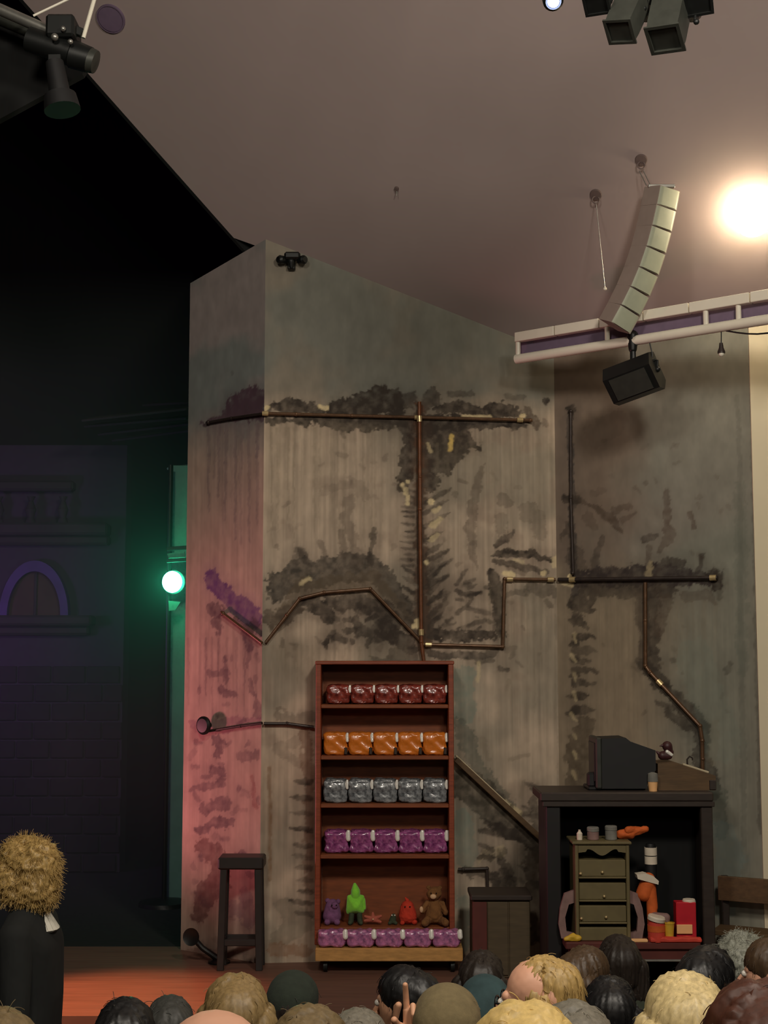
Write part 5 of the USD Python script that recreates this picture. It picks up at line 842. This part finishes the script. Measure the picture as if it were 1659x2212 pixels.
    def mv(m, head=False): return trimesh.Trimesh(T(m.vertices, head), m.faces, process=False)
    full = m3.Manifold.batch_boolean([tomf(mv(body)), tomf(mv(hnd)), tomf(mv(hd_, True))], m3.OpType.Add)
    bp = part('body', full, skin, t, 40)
    part('coat', mv(coatm), coat, t, 40); part('trousers', mv(trou), 'seat_cloth' if not stand else coat, t, 40); part('shoe', trimesh.Trimesh(*arr(mv(shoes)), process=False), 'black_paint', t, 40)
    for k in (-1, 1):
        e = part('eye', mv(sph((k * .032, .0855, .006), .0115, 2), True), 'eye_white', t); part('iris', mv(sph((k * .032, .0945, .006), .0045, 1), True), 'eye_dark', e)
    part('mouth', mv(trimesh.util.concatenate([sph((0, .089, -.056), (.02, .006, .004)), sph((0, .089, -.064), (.018, .006, .005))]), True), 'mouth_pink', t)
    hs = (style, seed % 3)
    if hs not in _cache: _cache[hs] = hair_mesh(style, seed % 3)
    hm = mv(_cache[hs], True); hp = part('hair', hm, hair, t, 50)
    n = {'fluffy': 2600, 'curly': 1600, 'long': 700, 'rim': 160, 'thin': 700}.get(style, 260); pts, fi = trimesh.sample.sample_surface(trimesh.Trimesh(hm.vertices, hm.faces), n, seed=seed)
    nr = hm.face_normals[fi]; tang = np.array([0, 0, -1.0]) - nr * (nr @ np.array([0, 0, -1.0]))[:, None]
    dirs = nr * (.9 if style in ('fluffy', 'curly') else .15) + tang * (.5 if style in ('fluffy', 'curly') else 1.0)
    curves(hp + '/loose_strands', pts - BASE[hp], dirs, .028 if style in ('fluffy', 'curly', 'short', 'thin') else .018, hair, seed, drop=.25 if style in ('fluffy', 'curly') else .7)
    for e in extra:
        if e == 'collar':
            ring = [np.array([.068 * math.cos(a), -.012 + .066 * math.sin(a), .999 + dz + .012 * math.sin(a)]) for a in np.linspace(-PI * 1.25, PI * .25, 20)]
            part('collar', mv(trimesh.convex.convex_hull(np.vstack([ring, np.array(ring) * [1.45, 1.45, 1] + [0, .006, -.05]])) if False else cat([quadbox([ring[i], ring[i + 1], ring[i + 1] * [1.62, 1.62, 1] + [0, .008, -.062], ring[i] * [1.62, 1.62, 1] + [0, .008, -.062]], [ring[i][0], ring[i][1] + .012, .06], .012) for i in range(19)])), 'white_collar', t, label='white shirt collar')
        elif e == 'cap': part('knit_cap', mv(blob([[((0, .0, .052), .088), ((0, -.038, .04), .088), ((0, -.04, .01), .08)]], .012, 3), True), 'cap_' + coat if ('cap_' + coat) in SPEC else 'dark_green_felt', t)
        elif e == 'khakicap': part('knit_cap', mv(blob([[((0, .0, .05), .092), ((0, -.04, .036), .094), ((0, -.045, -.01), .086)]], .012, 3), True), 'khaki_felt', t)
        elif e == 'hood': part('hood', mv(blob([[((0, -.02, .06), .09), ((0, -.05, .02), .105), ((0, -.05, -.07), .10), ((0, -.03, -.14), .10)]], .014, 3), True), coat, t)
        elif e == 'glasses':
            part('glasses', mv(cat([tube([(k * .033 + .022 * math.cos(a), .098, .004 + .018 * math.sin(a)) for a in np.linspace(0, 2 * PI, 17)], .0022, 6, False) for k in (-1, 1)] + [seg((-.012, .1, .008), (.012, .1, .008), .002, 6)] + [seg((k * .055, .097, .008), (k * .088, -.01, .012), .0025, 6) for k in (-1, 1)]), True), 'glasses_black', t)
        elif e == 'strap': part('bag_strap', mv(cat([beam((.10, -.118, .97), (-.07, -.135, .62), .035, .006, side=(1, 0, .3))])), 'grey_card', t)
        elif e == 'whiteshirt': part('shirt_yoke', mv(blob([[((-.13, -.03, .955), .056), ((.13, -.03, .955), .056)], [((-.09, -.03, .86), .098), ((.09, -.03, .86), .098)]], .03, 2)), 'white_collar', t)
    if not stand: SEATS.append((root, by, ' '.join(label.replace('seated ', '').split()[:10])))
    return s0
SEATS = []
spec('blond', (196, 162, 98), .5, var=.45, scale=4, stretch=(26, 26, 3)); spec('pale_blond', (232, 208, 150), .45, var=.42, scale=4, stretch=(26, 26, 3)); spec('golden', (240, 206, 130), .45, var=.3, scale=4, stretch=(24, 24, 3)); spec('dark_blond', (150, 124, 80), .5, var=.4, scale=4, stretch=(24, 24, 3))
spec('light_brown', (126, 106, 72), .5, var=.4, scale=4, stretch=(24, 24, 3)); spec('brown', (84, 64, 44), .5, var=.4, scale=4, stretch=(24, 24, 3)); spec('auburn', (92, 52, 36), .5, var=.4, scale=4, stretch=(24, 24, 3)); spec('dark_brown', (46, 38, 32), .5, var=.4, scale=4, stretch=(24, 24, 3)); spec('black_hair', (26, 25, 25), .45, var=.3, scale=4, stretch=(24, 24, 3)); spec('grey_hair', (128, 122, 108), .55, var=.4, scale=4, stretch=(24, 24, 3)); spec('silver_hair', (158, 160, 146), .55, var=.4, scale=4, stretch=(24, 24, 3)); spec('dark_grey_hair', (66, 66, 62), .55, var=.35, scale=5, stretch=(20, 20, 3))
spec('khaki_felt', (122, 108, 76), .95, var=.25, scale=40, bump=.2); spec('black_coat', (26, 28, 27), .9, var=.35, scale=20, bump=.1); spec('teal_coat', (52, 76, 78), .9, var=.4, scale=14, bump=.2); spec('navy_coat', (38, 42, 52), .9, var=.3, scale=20); spec('green_coat', (50, 56, 42), .9, var=.3, scale=20); spec('brown_coat', (78, 60, 46), .9, var=.3, scale=20); spec('grey_coat', (80, 78, 74), .9, var=.3, scale=20); spec('maroon_coat', (90, 44, 40), .9, var=.3, scale=20); spec('cream_coat', (176, 160, 128), .9, var=.2, scale=20); spec('cap_green_coat', (40, 48, 38), .95, var=.3, scale=40, bump=.2)
PEOPLE = [
 ('standing young person with fluffy blond hair and white collar over a black jacket', 62, 1797, 5.8, 60, 'fluffy', 'blond', 'black_coat', dict(stand=True, extra=('collar',), byaw=88, seed=11)),
 ('seated person with long dark blond hair seen from behind, near the orange stage floor', 510, 2108, 3.8, 8, 'long', 'dark_blond', 'brown_coat', dict(seed=2)),
 ('seated person with a bare pink scalp below the long dark blond hair', 460, 2194, 2.1, 0, 'rim', 'grey_hair', 'navy_coat', dict(skin='skin_pink', seed=3)),
 ('seated person in a dark green knitted cap in front of the stage edge', 632, 2106, 4.65, -6, 'short', 'dark_brown', 'green_coat', dict(extra=('cap',), seed=4)),
 ('seated person with short dark grey hair at the corner of the orange floor', 366, 2154, 4.65, 12, 'short', 'dark_grey_hair', 'black_coat', dict(seed=5)),
 ('seated person with light brown hair just below the dark green cap', 668, 2178, 2.95, -4, 'bob', 'light_brown', 'cream_coat', dict(seed=6)),
 ('seated person with grey hair raising a hand with one finger up', 775, 2184, 3.6, 0, 'short', 'grey_hair', 'grey_coat', dict(raised=True, seed=7)),
 ('seated person with black hair turned left behind the raised hand', 880, 2088, 4.65, 62, 'short', 'black_hair', 'black_coat', dict(seed=8)),
 ('seated person in a khaki knitted cap below the right half of the bookcase', 966, 2138, 3.75, -3, 'short', 'light_brown', 'grey_coat', dict(extra=('khakicap',), seed=9)),
 ('seated person under a dark teal hood left of the balding man', 1046, 2118, 4.65, 10, 'short', 'dark_brown', 'teal_coat', dict(extra=('hood',), seed=10)),
 ('seated person with dark brown hair in front of the olive crate', 1040, 2056, 5.5, -8, 'bob', 'dark_brown', 'black_coat', dict(seed=12)),
 ('seated balding man in dark glasses with thin blond hair, turned left', 1165, 2062, 3.8, 72, 'thin', 'blond', 'maroon_coat', dict(skin='skin_pink', extra=('glasses',), byaw=20, seed=13)),
 ('seated person with brown shoulder-length hair turned right behind the balding man', 1262, 2046, 5.3, -58, 'bob', 'brown', 'green_coat', dict(byaw=-15, seed=14)),
 ('seated person with dark brown hair right below the small olive cabinet', 1338, 2022, 6.2, 6, 'bob', 'dark_brown', 'green_coat', dict(seed=15)),
 ('seated person with black hair and a grey strap across a dark jacket', 1318, 2112, 4.5, -5, 'bob', 'black_hair', 'black_coat', dict(extra=('strap',), seed=16)),
 ('seated person with golden blond hair at the bottom edge below the balding man', 1138, 2174, 2.1, 0, 'bob', 'golden', 'cream_coat', dict(seed=17)),
 ('seated person with short grey hair right of the golden blond head', 1245, 2170, 2.95, 5, 'short', 'grey_hair', 'navy_coat', dict(seed=18)),
 ('seated person with long straight pale blond hair, largest head in the crowd', 1485, 2106, 2.95, 3, 'long', 'pale_blond', 'cream_coat', dict(seed=19)),
 ('seated person with black hair and one ear showing behind the pale blond hair', 1528, 2046, 4.5, -35, 'short', 'black_hair', 'black_coat', dict(byaw=0, seed=20)),
 ('seated person with fluffy silver hair under the wooden bench', 1603, 2010, 6.3, -10, 'curly', 'silver_hair', 'grey_coat', dict(seed=21)),
 ('seated person with pink face and brown hair turned left at the right edge', 1668, 2030, 5.3, 66, 'short', 'brown', 'brown_coat', dict(skin='skin_pink', extra=('whiteshirt',), byaw=20, seed=22)),
 ('seated person with auburn hair in the bottom right corner', 1655, 2128, 2.1, 8, 'bob', 'auburn', 'maroon_coat', dict(seed=23)),
 ('seated person with light brown hair in the bottom left corner', -4, 2186, 2.95, 0, 'short', 'light_brown', 'brown_coat', dict(seed=24)),
 ('seated person with black hair in the shade beside the standing blond person', 268, 2160, 3.8, 0, 'short', 'black_hair', 'black_coat', dict(seed=25)),
]
for (lab, px, yt, dd, yw, st, ha, co, kw) in PEOPLE:
    s0 = person(lab, px, yt, dd, yw, st, ha, co, **kw)
    if not .84 < s0 < 1.1: print('scale', lab[:50], round(s0, 2))
src = None
for k, (r, a, s) in enumerate(SEATS):
    if src is None:
        src = thing('folding_seat', 'dark folding seat under the ' + s, 'seat', r, 'seats under the spectators')
        def W(m): return trimesh.Trimesh(m.vertices + r, m.faces, process=False)
        part('cushion', W(rbox(np.array([-.23, -.2, .36]), np.array([.23, .26, .405]), .02)), 'seat_cloth', src); part('backrest', W(rbox(np.array([-.23, -.24, .42]), np.array([.23, -.17, .8]), .02)), 'seat_cloth', src)
        for sx in (-1, 1): part('leg', W(rbox(np.array([sx * .2 - .02, -.2, -.06]), np.array([sx * .2 + .02, .2, .36]), .005)), 'black_metal', src)
        r0 = r
    else: copy(src, np.array(r) - r0, 'dark folding seat under the ' + s)
